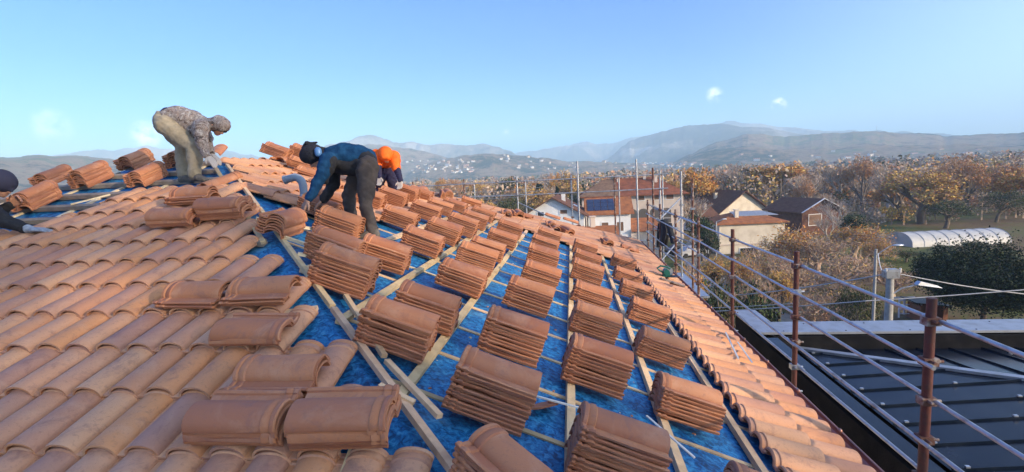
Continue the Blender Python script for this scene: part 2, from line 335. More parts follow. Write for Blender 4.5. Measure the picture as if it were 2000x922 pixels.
for k in range(4):
    V = TV.copy(); V[:, 2] += .002*np.sin(V[:, 1]*9+k)+.0015*np.sin(V[:, 0]*20+k*2); V[:, 0] += .0015*np.sin(V[:, 1]*11+k*3)
    TILE_MESHES.append(as_mesh('roof_tile', V, TF, M_TILE))
NF_CACHE = {}
def lay(mats, V, F, name, m):
    """all laid tiles of one slope in one covering"""
    n = len(V); allv = []; 
    for mw in mats:
        A = np.array(mw); allv.append(V @ A[:3, :3].T+A[:3, 3])
    F = np.array([list(f) for f in F]); AF = np.concatenate([F+i*n for i in range(len(mats))])
    me = bpy.data.meshes.new(name); AV = np.concatenate(allv)
    me.vertices.add(len(AV)); me.vertices.foreach_set('co', AV.ravel())
    me.loops.add(AF.size); me.loops.foreach_set('vertex_index', AF.ravel().astype(np.int32))
    me.polygons.add(len(AF)); me.polygons.foreach_set('loop_start', np.arange(0, AF.size, 4, dtype=np.int32)); me.polygons.foreach_set('loop_total', np.full(len(AF), 4, dtype=np.int32))
    me.update(calc_edges=True); me.validate(); me.materials.append(m)
    me.polygons.foreach_set('use_smooth', [True]*len(me.polygons)); me.set_sharp_from_angle(angle=R(38)); me.update()
    return link(name, me, house)
TILT = math.degrees(math.atan(.034/.42))
LA = []
for c in range(-24, 12):
    if c <= -14: rm = 6
    elif c == -13: rm = 7
    elif c <= -9: rm = 9
    elif c <= -8: rm = 9
    else: rm = 10
    for r in range(-3, rm+1):
        x = X0+GX*c; y = Y0+GL*r
        lim = hipX(y+.30)-.03+.05*math.sin(c*2.1+r)
        if x > lim: continue
        mw = fA(x-.237+random.uniform(-.004, .004), y+random.uniform(-.006, .006), .0, random.uniform(-.7, .7)) @ Matrix.Translation((0, 0, .012)) @ Matrix.Rotation(-R(TILT+random.uniform(-.25, .35)), 4, 'X')
        LA.append(mw)
lay(LA, TV, TF, 'tile_covering', M_LAID)
def farhipX(y): return XR+(y-YR2)*(XE-XR)/(YF-YR2)
LB = []; LBf = []; LBh = []
for j in range(0, 78):
    y = .05+j*.205
    for k in range(0, 20):
        xn = 1.90-.331*k+random.uniform(-.005, .005)
        if y < hipY(xn-.39)-.12 or xn-.25 < farhipX(y+.25): continue
        ok = k < 2 or (y > 9.28) or (xn-.39 < -2.55 and y > 5.0 and y < 9.4)
        if not ok: continue
        mw = fB(xn, y+random.uniform(-.004, .004), .0, random.uniform(-.8, .8)) @ Matrix.Translation((0, 0, .008)) @ Matrix.Rotation(-R(TILT+random.uniform(-.3, .4)), 4, 'X')
        (LBf if y >= 9.2 else LB if k < 2 else LBh).append(mw)
lay(LB, TVM, TFM, 'tile_covering', M_LAID)
lay(LBh, TVM, TFM, 'tile_covering', M_LAID)
lay(LBf, TVL, TFL, 'tile_covering', M_LAID)
# far slope covered too
LD = []
for i in range(0, 62):
    x = XL+.4+i*.205
    for k in range(21):
        y = YF-.05-.331*k
        if x+.25 > 2*XR-farhipX(y-.4)+99 or x+.2 > XE-(YF-y)*(XE-XR)/(YF-YR2)-.3 or x < XL+(YF-y)*(XE-XR)/(YF-YR2)+.2: continue
        mD = (ZR-ZE)/(YF-YR2); aD = math.atan(mD)
        LD.append(frame(Vector((x+.24, y, ZE+(YF-y)*mD+.015)), Vector((-1, 0, 0)), Vector((0, -math.cos(aD), math.sin(aD))), Vector((0, math.sin(aD), math.cos(aD)))))
lay(LD, TVL, TFL, 'tile_covering', M_LAID)
# gutter with round studs
mb = MB(); seg = []
gp = []
for k in range(7):
    a = math.pi*(1+k/6); gp.append((XE+.065+.06*math.cos(a), ZE-.01+.055*math.sin(a)))
for (xa, za), (xb, zb) in zip(gp[:-1], gp[1:]): mb.add([(xa, YE, za), (xb, YE, zb), (xb, YF, zb), (xa, YF, za)], [(0, 1, 2, 3)])
mb.tube((XE+.126, YE, ZE-.005), (XE+.126, YF, ZE-.005), .010, n=8)
g = mb.obj('gutter', M_COPPER, house, 60)
for k in range(22):
    y = YE+.4+k*.72; m_ = MB(); m_.sphere((XE+.10, y, ZE+.022), (.020, .020, .020)); m_.tube((XE+.10, y, ZE-.02), (XE+.10, y, ZE+.01), .006); o = m_.obj('gutter_bracket', M_COPPER, g, 60)
# ------------------------------------------------------------------ stacks and loose tiles
ORD = ['first', 'second', 'third', 'fourth', 'fifth', 'sixth', 'seventh', 'eighth', 'ninth']
def pile(name, mw, n, label, cat, group=None, pitch=.0238, jit=.007, drift=0.0):
    t = thing(name, label, cat, mw, group); dr = random.uniform(-.0022, .0022); ds = random.uniform(-.0022, .0022)
    for k in range(n):
        o = bpy.data.objects.new('roof_tile', random.choice(TILE_MESHES)); COL.objects.link(o); o.parent = t
        o.location = (random.uniform(-jit, jit)+dr*k, random.uniform(-jit, jit)+ds*k, k*pitch-.004+random.uniform(0, .002)); o.rotation_euler = (random.uniform(-.006, .006), random.uniform(-.006, .006), random.uniform(-.018, .018))
    return t
COLS = [('column beside the finished eave tiles', [(.96, 2.0, 10), (.86, 3.1, 9), (.90, 4.14, 8), (.95, 5.27, 8), (.96, 6.35, 7), (.98, 7.42, 7), (1.0, 8.55, 7)]),
        ('second column in from the eave tiles', [(.30, 2.12, 10), (.28, 3.12, 9), (.31, 4.16, 9), (.32, 5.27, 8), (.33, 6.43, 8), (.34, 7.45, 8), (.35, 8.65, 8)]),
        ('third column in from the eave tiles', [(-.31, 2.22, 10), (-.30, 3.12, 9), (-.26, 4.25, 9), (-.24, 5.34, 8), (-.27, 6.43, 8), (-.29, 7.5, 8), (-.30, 8.68, 8)]),
        ('fourth column in from the eave tiles', [(-.91, 2.58, 9), (-.87, 3.16, 8), (-.87, 4.14, 9), (-.89, 5.04, 8), (-.89, 5.85, 7), (-.89, 6.9, 8), (-.9, 8.0, 8)]),
        ('fifth column in from the eave tiles', [(-1.51, 3.22, 10), (-1.50, 4.08, 8), (-1.47, 4.98, 9), (-1.47, 5.87, 8), (-1.45, 6.77, 8), (-1.45, 7.72, 8), (-1.5, 8.7, 7)]),
        ('sixth column in from the eave tiles', [(-1.80, 3.64, 10), (-2.13, 4.45, 9), (-2.03, 5.9, 8), (-2.0, 6.92, 8), (-2.02, 7.85, 8), (-2.0, 8.75, 7)]),
        ('high column below the ridge tiles', [(-2.62, 5.35, 7), (-2.6, 6.3, 6), (-2.55, 7.0, 7), (-2.6, 7.8, 7), (-2.6, 8.6, 6)])]
for cname, lst in COLS:
    for i, (x, y, n) in enumerate(lst):
        pile('tile_stack', fB(x+random.uniform(-.02, .02), y+random.uniform(-.03, .03), .002 if x > -2.3 else .05, random.uniform(-4, 4)), n+random.choice((0, 0, -1, 1)), 'tile stack, %s from the photographer in the %s' % (ORD[i], cname), 'tile stack', 'tile stacks set out in rows on the blue slope')
pile('tile_stack', fB(-.22, 1.43, .01, -36, 0), 9, 'large skewed stack of tiles nearest the photographer by the bare hip boards', 'tile stack')
pile('tile_stack', fB(-2.70, 3.86, .01, -84), 7, 'stack turned end-on so its rounded tile noses show beside the hip', 'tile stack')
pile('tile_stack', fB(-2.62, 5.02, .01, -3), 6, 'sunlit tile stack the bending man in blue is holding', 'tile stack')
pile('tile_stack', fB(-4.62, 7.45, .09, -4), 6, 'stack with wavy ends in front of the twin stack near the ridge', 'tile stack')
pile('tile_stack', fB(-4.40, 7.90, .09, 4), 9, 'tallest stack near the ridge, behind a wavy ended one', 'tile stack')
pile('tile_stack', fB(-3.95, 7.15, .09, 10), 5, 'low four tile pile above the grey vent pipe', 'tile stack')
pile('tile_stack', fB(-3.0, 8.75, .05, -88), 5, 'end-on stack right under the man in orange', 'tile stack')
pile('tile_stack', fB(-2.60, 9.45, .05, -70), 6, 'small tilted stack with one wave, standing against the valley', 'tile stack')
pile('tile_stack', fB(-1.9, 9.95, .05, 12), 4, 'flat pile of four tiles lying on the far laid tiles', 'tile stack')
for x, y, n, rz, lab in ((-1.5, 10.1, 2, -80, 'two nested tiles left at the near end of the far laid tiles'), (-1.3, 10.55, 3, -75, 'three nested tiles in a small wave on the far laid tiles'), (-.95, 10.9, 1, -10, 'single long tile lying behind the small wave of three'), (-.62, 10.75, 2, -85, 'upper of two curled tiles on the far laid tiles'), (-.5, 10.45, 1, -80, 'lower of two curled tiles on the far laid tiles'), (-.2, 10.45, 3, -60, 'splayed tiles lying right of the two curled ones'), (.62, 10.85, 3, -82, 'lone little tile pile in the middle of the far laid tiles'), (1.45, 11.3, 1, 4, 'dark odd tile lying crosswise by the far corner'), (-.35, 12.75, 1, 0, 'loose tile on the far hip, left of another one'), (.12, 13.3, 1, 5, 'loose tile on the far hip, nearest the poles'), (-4.75, 7.35, 1, -85, 'lone upturned tile on the skyline left of the stacks'), (-3.75, 6.95, 2, 3, 'two tiles lying just above the grey vent pipe'), (-3.3, 6.6, 1, 8, 'single tile lying right of the grey vent pipe')):
    pile('loose_tiles' if n > 1 else 'loose_tile', fB(x, y, .07, rz), n, lab, 'roof tile')
# near slope: stacks on battens and piles on the laid tiles
for x, y, n, rz, lab in ((-5.95, 4.75, 7, 6, 'stack in front of the other left stacks, beside the cropped worker'), (-5.90, 5.40, 8, 3, 'tall stack with a shadowed right half, left of the pair by the ridge'), (-6.62, 5.55, 5, 8, 'low stack at the far left behind a larger one'), (-5.08, 5.35, 6, 2, 'stack just left of the shoes of the man in camouflage'), (-5.85, 6.02, 6, 4, 'stack with six wavy noses highest on the left slope'), (-5.12, 6.02, 7, 4, 'stack half hidden behind the legs of the man in camouflage')):
    pile('tile_stack', fA(x-.24, y, .006, rz), n, lab, 'tile stack', 'tile stacks on the left slope')
O_ = .088
for x, y, n, rz, lab in ((-2.28, 2.80, 2, 88, 'thin pair of tiles with a raised arch alone on the laid tiles'), (-1.80, 2.82, 3, 91, 'three tiles piled right of the thin pair'), (-2.04, 2.70, 2, -91, 'two tiles with ribbed backs below the pile of three'), (-1.26, 2.10, 3, 90, 'pile with a smooth arch above the two nearest rounded piles'), (-1.68, 2.06, 4, -89, 'left one of the two nearest rounded piles'), (-1.21, 2.05, 5, -87, 'largest rounded pile at the bottom, right of a similar one'), (-3.84, 4.28, 4, -90, 'lower left pile of three beside the raised shoes'), (-3.41, 4.36, 6, -88, 'pile of six tiles right of the lower left one'), (-3.63, 4.52, 4, 90, 'pile of four tiles behind the pile of six')):
    far = rz > 0
    mw = fA(x if far else x, y, O_, rz)
    pile('loose_tiles', mw, n, lab, 'roof tile', 'tile piles on the laid tiles', pitch=.022, jit=.012)
for x, y, rz, o_, lab in ((-4.22, 5.15, -25, .04, 'single sunlit tile tilted on the battens by the shoes'), (-5.0, 6.25, 20, .05, 'tile the man in camouflage reaches for')):
    pile('loose_tile', fA(x, y, o_, rz), 1, lab, 'roof tile')
def shard(mw, label):
    b = MB(); pts = [(0, 0), (.06, -.02), (.17, .0), (.26, .035), (.19, .075), (.05, .085), (-.01, .05)]
    b.slab([(x, y, .018+.05*(y/.085)*(1-x)) for x, y in pts], (0, 0, 1), .014); b.box((.06, .04, .045), (.03, .025, .015))
    o = b.obj('broken_tile', M_TILE); o.matrix_world = mw; tag(o, label, 'tile fragment')
shard(fB(.62, 2.42, .0, 88), 'broken tile piece lying at the bottom of the blue slope')
shard(fB(-.16, 2.80, -.03, 140), 'small pointed shard on blue sheet beside a batten')
def lath(p, q, r, name, label, m=M_PALE):
    b = MB(); b.bar(p, q, r, r*.6); o = b.obj(name, m); tag(o, label, 'lath')
M_WHITEP = mat('white_plastic', (.7, .68, .62), .5)
lath((1.76, 5.9, ZB(1.76)+.10), (1.57, 4.86, ZB(1.57)+.105), .016, 'lath', 'left of two thin white strips on eave tiles', M_WHITEP)
lath((1.80, 5.6, ZB(1.80)+.10), (1.70, 4.86, ZB(1.70)+.115), .014, 'lath', 'right of two thin white strips on eave tiles', M_WHITEP)
lath((-.52, 2.62, ZB(-.52)+.045), (.02, 2.72, ZB(.02)+.05), .014, 'lath', 'thin white stick lying across the blue sheet', M_WHITEP)
lath((.42, 3.0, ZB(.42)+.02), (.62, 2.62, ZB(.62)+.05), .012, 'lath', 'thin splinter leaning on a batten between stacks', M_WHITEP)
lath((-5.55, 4.85, ZA(4.85)+.03), (-5.3, 5.1, ZA(5.1)+.03), .03, 'lath', 'pale offcut lying beside the front left stack')
rc = np.random.default_rng(12); b = MB()
for k in range(420):
    x = rc.uniform(-2.3, 1.2); y = rc.uniform(1.3, 8.5)
    if y < hipY(x)+.1: continue
    s = rc.uniform(.003, .011); b.box((x, y, ZB(x)-.05/math.cos(aB)+s*.4), (s*2, s*1.4, s), np.array(Matrix.Rotation(rc.uniform(0, 3), 3, 'Z')), int(rc.random() < .4))
o = b.obj('tile_crumbs', [M_TILE, M_PALE]); o['kind'] = 'stuff'; o['label'] = 'crumbs of tile and wood chips scattered on the blue sheet'
# board on the left ridge
lath((-6.5, 6.2, ZB(XR)-.36), (-5.6, 6.5, ZB(XR)-.06), .12, 'lath', 'sunlit board sticking up between the left stacks')
# vent pipe
def bent_tube(pts, r, n=14, mi=0, b=None):
    b = b or MB(); pts = [np.array(p, float) for p in pts]; rings = []; x = None
    for i, p in enumerate(pts):
        d = (pts[min(i+1, len(pts)-1)]-pts[max(i-1, 0)]); d /= np.linalg.norm(d)
        a = np.array([0, 1., 0]) if x is None else x; x = a-d*(a@d); x /= np.linalg.norm(x); y = np.cross(d, x)
        an = np.arange(n)*2*np.pi/n; rr = r[i] if hasattr(r, '__len__') else r
        rings.append(p+rr*(np.cos(an)[:, None]*x+np.sin(an)[:, None]*y))
    b.add(np.concatenate(rings), [(i*n+j, i*n+(j+1) % n, (i+1)*n+(j+1) % n, (i+1)*n+j) for i in range(len(pts)-1) for j in range(n)]+[tuple(range(n))[::-1], tuple(range((len(pts)-1)*n, len(pts)*n))], mi)
    return b
M_PVC = mat('grey_pvc', (.20, .25, .32), .5, noise=((.28, .32, .38), .5, .7), nscale=12)
t = thing('vent_pipe', 'grey plastic vent pipe with an elbow beside the man in blue', 'pipe')
D2 = 5.7
pp = [at(594, 381, D2), at(593, 372, D2), at(592, 362, D2), at(589, 354, D2), at(583, 348, D2), at(576, 346, D2), at(568, 348, D2), at(558, 351, D2)]
bent_tube(pp, [.044, .044, .046, .046, .046, .046, .044, .044]).obj('pipe', M_PVC, t, 40)
bent_tube([at(559, 350.6, D2), at(555, 351.8, D2)], .052).obj('socket', M_PVC, t, 40)
m_ = MB(); m_.tube(at(558, 351, D2), at(554.6, 352, D2), .04); m_.obj('opening', mat('pipe_mouth_shade', (.01, .01, .01), .9), t)  # solid black plug, painted as the shade inside the pipe mouth
bent_tube([at(594, 395, D2), at(594, 380, D2)], .05).obj('collar', M_GALV, t, 40)
# power tool
t = thing('circular_saw', 'green circular saw lying on the eave tiles near the far poles', 'power tool')
M_GREEN = mat('green_plastic', (.01, .11, .085), .45); M_BLK = mat('black_plastic', (.012, .013, .015), .5)
sx, sy = 1.66, 8.95; sz = ZB(sx)+.09
b = MB(); b.box((sx, sy, sz+.01), (.34, .17, .008)); b.obj('base_plate', M_BLK, t)
b = MB(); b.tube((sx-.02, sy-.07, sz+.10), (sx-.02, sy+.09, sz+.10), .052, .045, 12); b.box((sx-.02, sy, sz+.05), (.12, .10, .08)); b.obj('motor', M_GREEN, t, 40)
b = MB(); b.tube((sx+.02, sy+.075, sz+.07), (sx+.02, sy+.1, sz+.07), .098, .098, 18); b.obj('blade_guard', M_GALV, t, 40)
b = bent_tube([(sx-.06, sy-.02, sz+.08), (sx-.14, sy-.02, sz+.13), (sx-.18, sy-.02, sz+.17), (sx-.12, sy-.02, sz+.21), (sx-.02, sy-.02, sz+.19), (sx+.05, sy-.02, sz+.15)], .017, 8); b.obj('handle', M_GREEN, t, 40)
b = MB(); b.box((sx+.02, sy-.38, ZB(sx+.02)+.085), (.42, .10, .02), rot=np.array(Matrix.Rotation(-aB, 3, 'Y').transposed()) if False else np.c_[[math.cos(aB), 0, -math.sin(aB)], [0, 1, 0], [math.sin(aB), 0, math.cos(aB)]])
tag(b.obj('board', M_WOODG), 'narrow dark board lying under the green saw', 'board')
# ------------------------------------------------------------------ scaffolding
sca = thing('scaffolding', 'tubular steel scaffolding with rusty posts running round the eaves', 'scaffolding')
PX = 2.40
RZ = [H-1.12-.285*k for k in range(6)]
def post(x, y, top, r, m, name='post'):
    b = MB(); b.tube((x, y, .05), (x, y, top), r, n=12); o = b.obj(name, m, sca, 50); return o
def clamp(o, x, y, z, r=.045):
    b = MB(); b.box((x, y, z), (2*r+.02, 2*r, .055)); b.tube((x+r, y-.01, z), (x+r+.05, y-.01, z), .011, n=6); b.tube((x-.01, y-r-.045, z+.01), (x-.01, y-r, z+.01), .011, n=6); b.obj('clamp', M_GALV if random.random() < .5 else M_RUST, o, 50)
PY = [1.5, 3.56, 5.58, 7.72, 9.75, 11.85, 13.9, 16.1]
for i, y in enumerate(PY):
    r = .030 if i < 2 else .027
    o = post(PX, y, H-.96, r, M_RED if i < 4 else M_RUST)
    for k in range(6):
        clamp(o, PX, y, RZ[k], r+.006)
    if i == 1:
        for zz in (.80, 1.4, 2.1): pass
for k in range(6):
    for i in range(len(PY)-1):
        a, b_ = PY[i], PY[i+1]
        if k == 1 and i == 0: continue
        dz = random.uniform(-.008, .008); dx = -.045 if k % 2 else .045
        b = MB(); b.tube((PX+dx, a-.12, RZ[k]+dz), (PX+dx*.8, b_+.12, RZ[k]-dz), (.0150), n=10); b.obj('rail', M_GALV, sca, 50)
# far side: higher lift behind the far hip
FY = 17.0
fx = [(-5.6, .02), (-3.75, .02), (-1.87, .02), (0.0, .05), (1.45, .12), (2.95, .05)]
for x, t_ in fx:
    o = post(x, FY, H-t_, .027, M_GALV if random.random() < .6 else M_RUST)
    for zz in (.18, .66, 1.5): clamp(o, x, FY, H-zz, .033)
    o = post(x+.22, FY+.75, H-t_-.15, .025, M_GALV)
    b = MB(); b.tube((x, FY, H-.24), (x+.22, FY+.75, H-.24), .02); b.obj('transom', M_RUST, sca, 50)
for x, t_ in ((.25, -.39), (2.20, -.36)):
    b = MB(); dxx = .03 if x > 1 else 0; b.tube((x+.18*dxx*6, FY-.1, 6), (x-.03, FY-.1, H-t_), .031, n=10); b.obj('pole', M_GALV, sca, 50)
for z_, xs in ((.18, (-7.6, -3.8, -1.0, 1.6, 3.1)), (.66, (-7.6, -3.8, -1.0, 1.6, 3.1)), (2.4, (-3, 0, 3.0))):
    for a, b_ in zip(xs[:-1], xs[1:]):
        b = MB(); b.tube((a-.1, FY-.06, H-z_+random.uniform(-.01, .01)), (b_+.1, FY-.06, H-z_+random.uniform(-.01, .01)), (.019), n=10); b.obj('rail', M_GALV, sca, 50)
# corner tower
for x, y, tp, m_ in ((2.40, 15.0, -.05, M_RUST), (3.25, 15.2, .1, M_GALV), (3.2, 13.6, .3, M_RUST)):
    o = post(x, y, H-tp, .03, m_); clamp(o, x, y, H-1.1)
for z_ in (1.15, 1.75, 2.35):
    b = MB(); b.tube((2.4, 14.0, H-z_-.25), (3.2, 15.1, H-z_+.25), .02); b.obj('brace', M_GALV, sca, 50)
    b = MB(); b.tube((2.4, 15.0, H-z_), (3.25, 13.6, H-z_-.3), .02); b.obj('brace', M_GALV, sca, 50)
b = MB(); b.tube((-1.9, 17.1, H-.9), (2.5, 15.6, H-3.0), .02); b.obj('brace', M_GALV, sca, 50)
b = MB(); b.box((2.95, 14.2, H-3.3), (.9, 3.0, .05)); b.obj('deck_board', M_GALV, sca)
for i in range(3, 7):
    b = MB(); b.box((2.95, (PY[i]+PY[i+1])/2, H-4.4), (.9, PY[i+1]-PY[i]-.02, .05)); b.obj('deck_board', M_GALV, sca)
    b = MB(); b.tube((3.35, PY[i], .05), (3.35, PY[i], H-4.2), .028); b.obj('post', M_RUST, sca, 50)
# jacket hung on the scaffold
def cloth_mesh(rings, n=20, fold=.015, seed=0):
    """rings: (centre, half width vector, half depth vector)"""
    V = []; F = []
    for i, (c, wv, dv) in enumerate(rings):
        for j in range(n):
            a = 2*math.pi*j/n; k = 1+fold*20*(vnoise(np.array([j*.9+seed]), np.array([i*.35]), seed)[0]-.5)
            V.append(np.array(c)+np.array(wv)*math.cos(a)*k+np.array(dv)*math.sin(a)*k)
    for i in range(len(rings)-1):
        for j in range(n): F.append((i*n+j, i*n+(j+1) % n, (i+1)*n+(j+1) % n, (i+1)*n+j))
    F.append(tuple(range(n))[::-1]); F.append(tuple(range((len(rings)-1)*n, len(rings)*n)))
    b = MB(); b.add(V, F); return b
M_JACK = mat('black_fabric', (.012, .013, .017), .9)
t = thing('jacket', 'black jacket hung over the scaffold rails at the corner', 'jacket')
jy = 13.0; dJ = at(1300, 470, 1)
def J(px, py): 
    p = at(px, py, 1)-Vector((0, 0, H)); return np.array(p*(2.46/p.x))+np.array((0, 0, H))
cloth_mesh([(J(px, py), (.02, w_, 0), (.10, 0, 0)) for px, py, w_ in ((1298, 429, .10), (1298, 434, .30), (1299, 445, .42), (1299, 455, .38), (1297, 468, .34), (1296, 478, .30))], fold=.02).obj('body', M_JACK, t, 60)
cloth_mesh([(J(px, py), (.02, w_, 0), (.07, 0, 0)) for px, py, w_ in ((1290, 436, .10), (1288, 455, .12), (1287, 475, .12), (1287, 482, .10))], fold=.02, seed=4).obj('sleeve', M_JACK, t, 60)
cloth_mesh([(J(px, py), (.02, w_, 0), (.07, 0, 0)) for px, py, w_ in ((1306, 436, .10), (1310, 452, .12), (1314, 468, .12), (1316, 475, .10))], fold=.02, seed=9).obj('sleeve', M_JACK, t, 60)
# ------------------------------------------------------------------ neighbour building with the black metal roof
nb = thing('building', 'low building with black standing seam roof and a grey capped parapet', 'building')
NX0, NX1, NY0, NY1, NZ = 3.9, 30., -4., 11.45, H-3.6
cw = .62
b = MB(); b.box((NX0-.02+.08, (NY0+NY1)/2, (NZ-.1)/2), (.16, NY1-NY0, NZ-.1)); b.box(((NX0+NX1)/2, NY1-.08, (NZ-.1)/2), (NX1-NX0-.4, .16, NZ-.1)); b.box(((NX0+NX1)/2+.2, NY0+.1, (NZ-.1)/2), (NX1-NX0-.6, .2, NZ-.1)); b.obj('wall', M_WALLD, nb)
b = MB(); b.box(((NX0+.04+NX1)/2, NY1-.39, NZ), (NX1-NX0-.04, .74, .05)); b.obj('parapet_cap', M_CAP, nb)
b = MB(); b.box((NX0+.10, (NY0+NY1)/2-.6, NZ-.0), (.22, NY1-NY0-1.0, .046)); b.obj('parapet_cap', M_BLACKROOF, nb)  # left cap in shade: black sheet makes it darker than the far cap
b = MB(); b.box((NX0+.25, NY1+.5, NZ-.001), (.5, .96, .046)); b.obj('parapet_cap', M_CAP, nb)
b = MB(); b.box((NX0+.25, NY1+.47, (NZ-.1)/2), (.44, .9, NZ-.1)); b.obj('wall', M_WALLD, nb)
b = MB(); b.box((NX0+.2, NY1-.39, NZ+.006), (.44, .76, .05)); b.obj('parapet_cap', M_CAP, nb)
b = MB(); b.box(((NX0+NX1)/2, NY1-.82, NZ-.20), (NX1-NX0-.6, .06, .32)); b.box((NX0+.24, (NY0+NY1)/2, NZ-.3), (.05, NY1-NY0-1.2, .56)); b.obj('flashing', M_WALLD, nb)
for k in range(26):
    x = NX0+.5+k*.62
    b = MB(); b.sphere((x, NY1-.38+(.2 if k % 2 else -.3), NZ+.027), (.018, .018, .008)); b.obj('screw', M_WALLD, nb)
# hipped sheet roof: near plane rises to +X, far plane rises towards the viewer
rx, ry, rz0 = NX0+.66, NY1-.90, H-3.90; sl1, sl2 = .075, .11
def ridge_pt(t_): return np.array((rx+t_*1.32, ry-t_, rz0+t_*1.32*sl1))
LEN = 9.
P1 = ridge_pt(0); P2 = ridge_pt(LEN)
b = MB(); b.poly([P1, (rx, NY0, rz0), (P2[0], NY0, P2[2]), P2]); b.obj('roof_sheet', M_BLACKROOF, nb)
sl2 = 1.32*sl1
b = MB(); b.poly([P1, P2, (NX1, P2[1], P2[2]), (NX1, ry, rz0)]); b.obj('roof_sheet', M_BLACKROOF, nb)
b = MB(); b.poly([P2, (P2[0], NY0, P2[2]), (NX1, NY0, P2[2]), (NX1, P2[1], P2[2])]); b.obj('roof_sheet', M_BLACKROOF, nb)
b = MB(); b.box((NX0+.46, (NY0+ry)/2, rz0-.10), (.38, ry-NY0, .04)); b.obj('gutter', M_WALLD, nb)
k = 0; M_CLIP = mat('snow_clip', (.55, .56, .58), .35, .8)
for i in range(24):
    y = ry-.35-i*.56
    if y < NY0+.3: break
    t_ = (ry-y); xe = rx+t_*1.32; ze = rz0+t_*1.32*sl1
    if xe > P2[0]: xe = P2[0]; ze = P2[2]
    b = MB(); b.bar((rx+.01, y, rz0+.014), (xe-.02, y+.004, ze+.014), .022, .036); o = b.obj('standing_seam', M_BLACKROOF, nb)
    for q in (.18, 1.6 if i % 2 else 2.1, 3.2 if i % 2 else 3.7):
        if q < xe-rx-.2 and i < 16 and k < 98:
            k += 1; b = MB(); b.box((rx+q, y, rz0+q*sl1+.045), (.05, .035, .022)); b.obj('snow_clip', M_CLIP, o)
for i in range(42):
    x = rx+.5+i*.6
    t_ = min((x-rx)/1.32, LEN)
    b = MB(); b.bar((x, ry-.02, rz0+.016), (x, ry-t_+.02, rz0+t_*sl2+.016), .022, .036); b.obj('standing_seam', M_BLACKROOF, nb)
b = MB(); b.bar(P1+np.array((0, 0, .03)), P2+np.array((0, 0, .03)), .14, .05); b.obj('hip_cap', M_CAP, nb)
for i in range(9):
    b = MB(); b.box((rx+.8+i*1.4, ry-.55, rz0+.55*sl2+.045), (.035, .05, .022)); b.obj('snow_clip', M_CLIP, nb)
# ------------------------------------------------------------------ terrain
def ground_mat():
    m = bpy.data.materials.new('ground'); m.use_nodes = True; t = m.node_tree; p = t.nodes['Principled BSDF']; tcn = N(t, 'ShaderNodeTexCoord')
    def noi(s, d=6, r=.6):
        nn = N(t, 'ShaderNodeTexNoise'); nn.inputs['Scale'].default_value = s; nn.inputs['Detail'].default_value = d; nn.inputs['Roughness'].default_value = r; t.links.new(tcn.outputs['Object'], nn.inputs[0]); return nn.outputs[0]
    s = math_(t, 'ADD', math_(t, 'MULTIPLY', noi(.06, 8, .65), .6), math_(t, 'MULTIPLY', noi(1.3, 6, .7), .4))
    c = ramp(t, s, [(.36, (.045, .06, .02)), (.43, (.10, .12, .035)), (.48, (.14, .13, .05)), (.54, (.17, .12, .07)), (.64, (.10, .07, .045))])
    t.links.new(c, p.inputs['Base Color']); p.inputs['Roughness'].default_value = .95; p.inputs['Specular IOR Level'].default_value = .1
    b = N(t, 'ShaderNodeBump'); b.inputs['Strength'].default_value = .8; b.inputs['Distance'].default_value = .15; t.links.new(noi(3, 6, .75), b.inputs['Height']); t.links.new(b.outputs[0], p.inputs['Normal']); return m
M_GROUND = ground_mat()
b = MB(); g_ = 5100.
b.poly([(-g_, -g_, 0), (g_, -g_, 0), (g_, g_, 0), (-g_, g_, 0)]); structure(b.obj('ground', M_GROUND))
M_ASPH = mat('asphalt', (.07, .07, .072), .9, noise=((.10, .10, .10), .45, .7), nscale=1.2)
M_PATH = mat('path_gravel', (.25, .23, .2), .95, noise=((.17, .16, .13), .45, .7), nscale=2)
def strip(pts, w, z, name, m):
    pts = [np.array(p, float) for p in pts]; V = []; F = []
    for i, p in enumerate(pts):
        d = pts[min(i+1, len(pts)-1)]-pts[max(0, i-1)]; d /= np.linalg.norm(d); n = np.array((-d[1], d[0]))
        V += [(*(p+n*w/2), z), (*(p-n*w/2), z)]
    for i in range(len(pts)-1): F.append((2*i+1, 2*i+3, 2*i+2, 2*i))
    b = MB(); b.add(V, F); return structure(b.obj(name, m))
strip([(60, 17), (30, 19), (16, 21), (4, 26), (-6, 32)], 4.2, .006, 'road', M_ASPH)
strip([(16, 21.5), (17, 32), (14, 46), (16, 70), (30, 110)], 3.2, .01, 'path', M_PATH)
strip([(-40, 62), (0, 58), (14, 52)], 3.4, .014, 'road', M_ASPH)
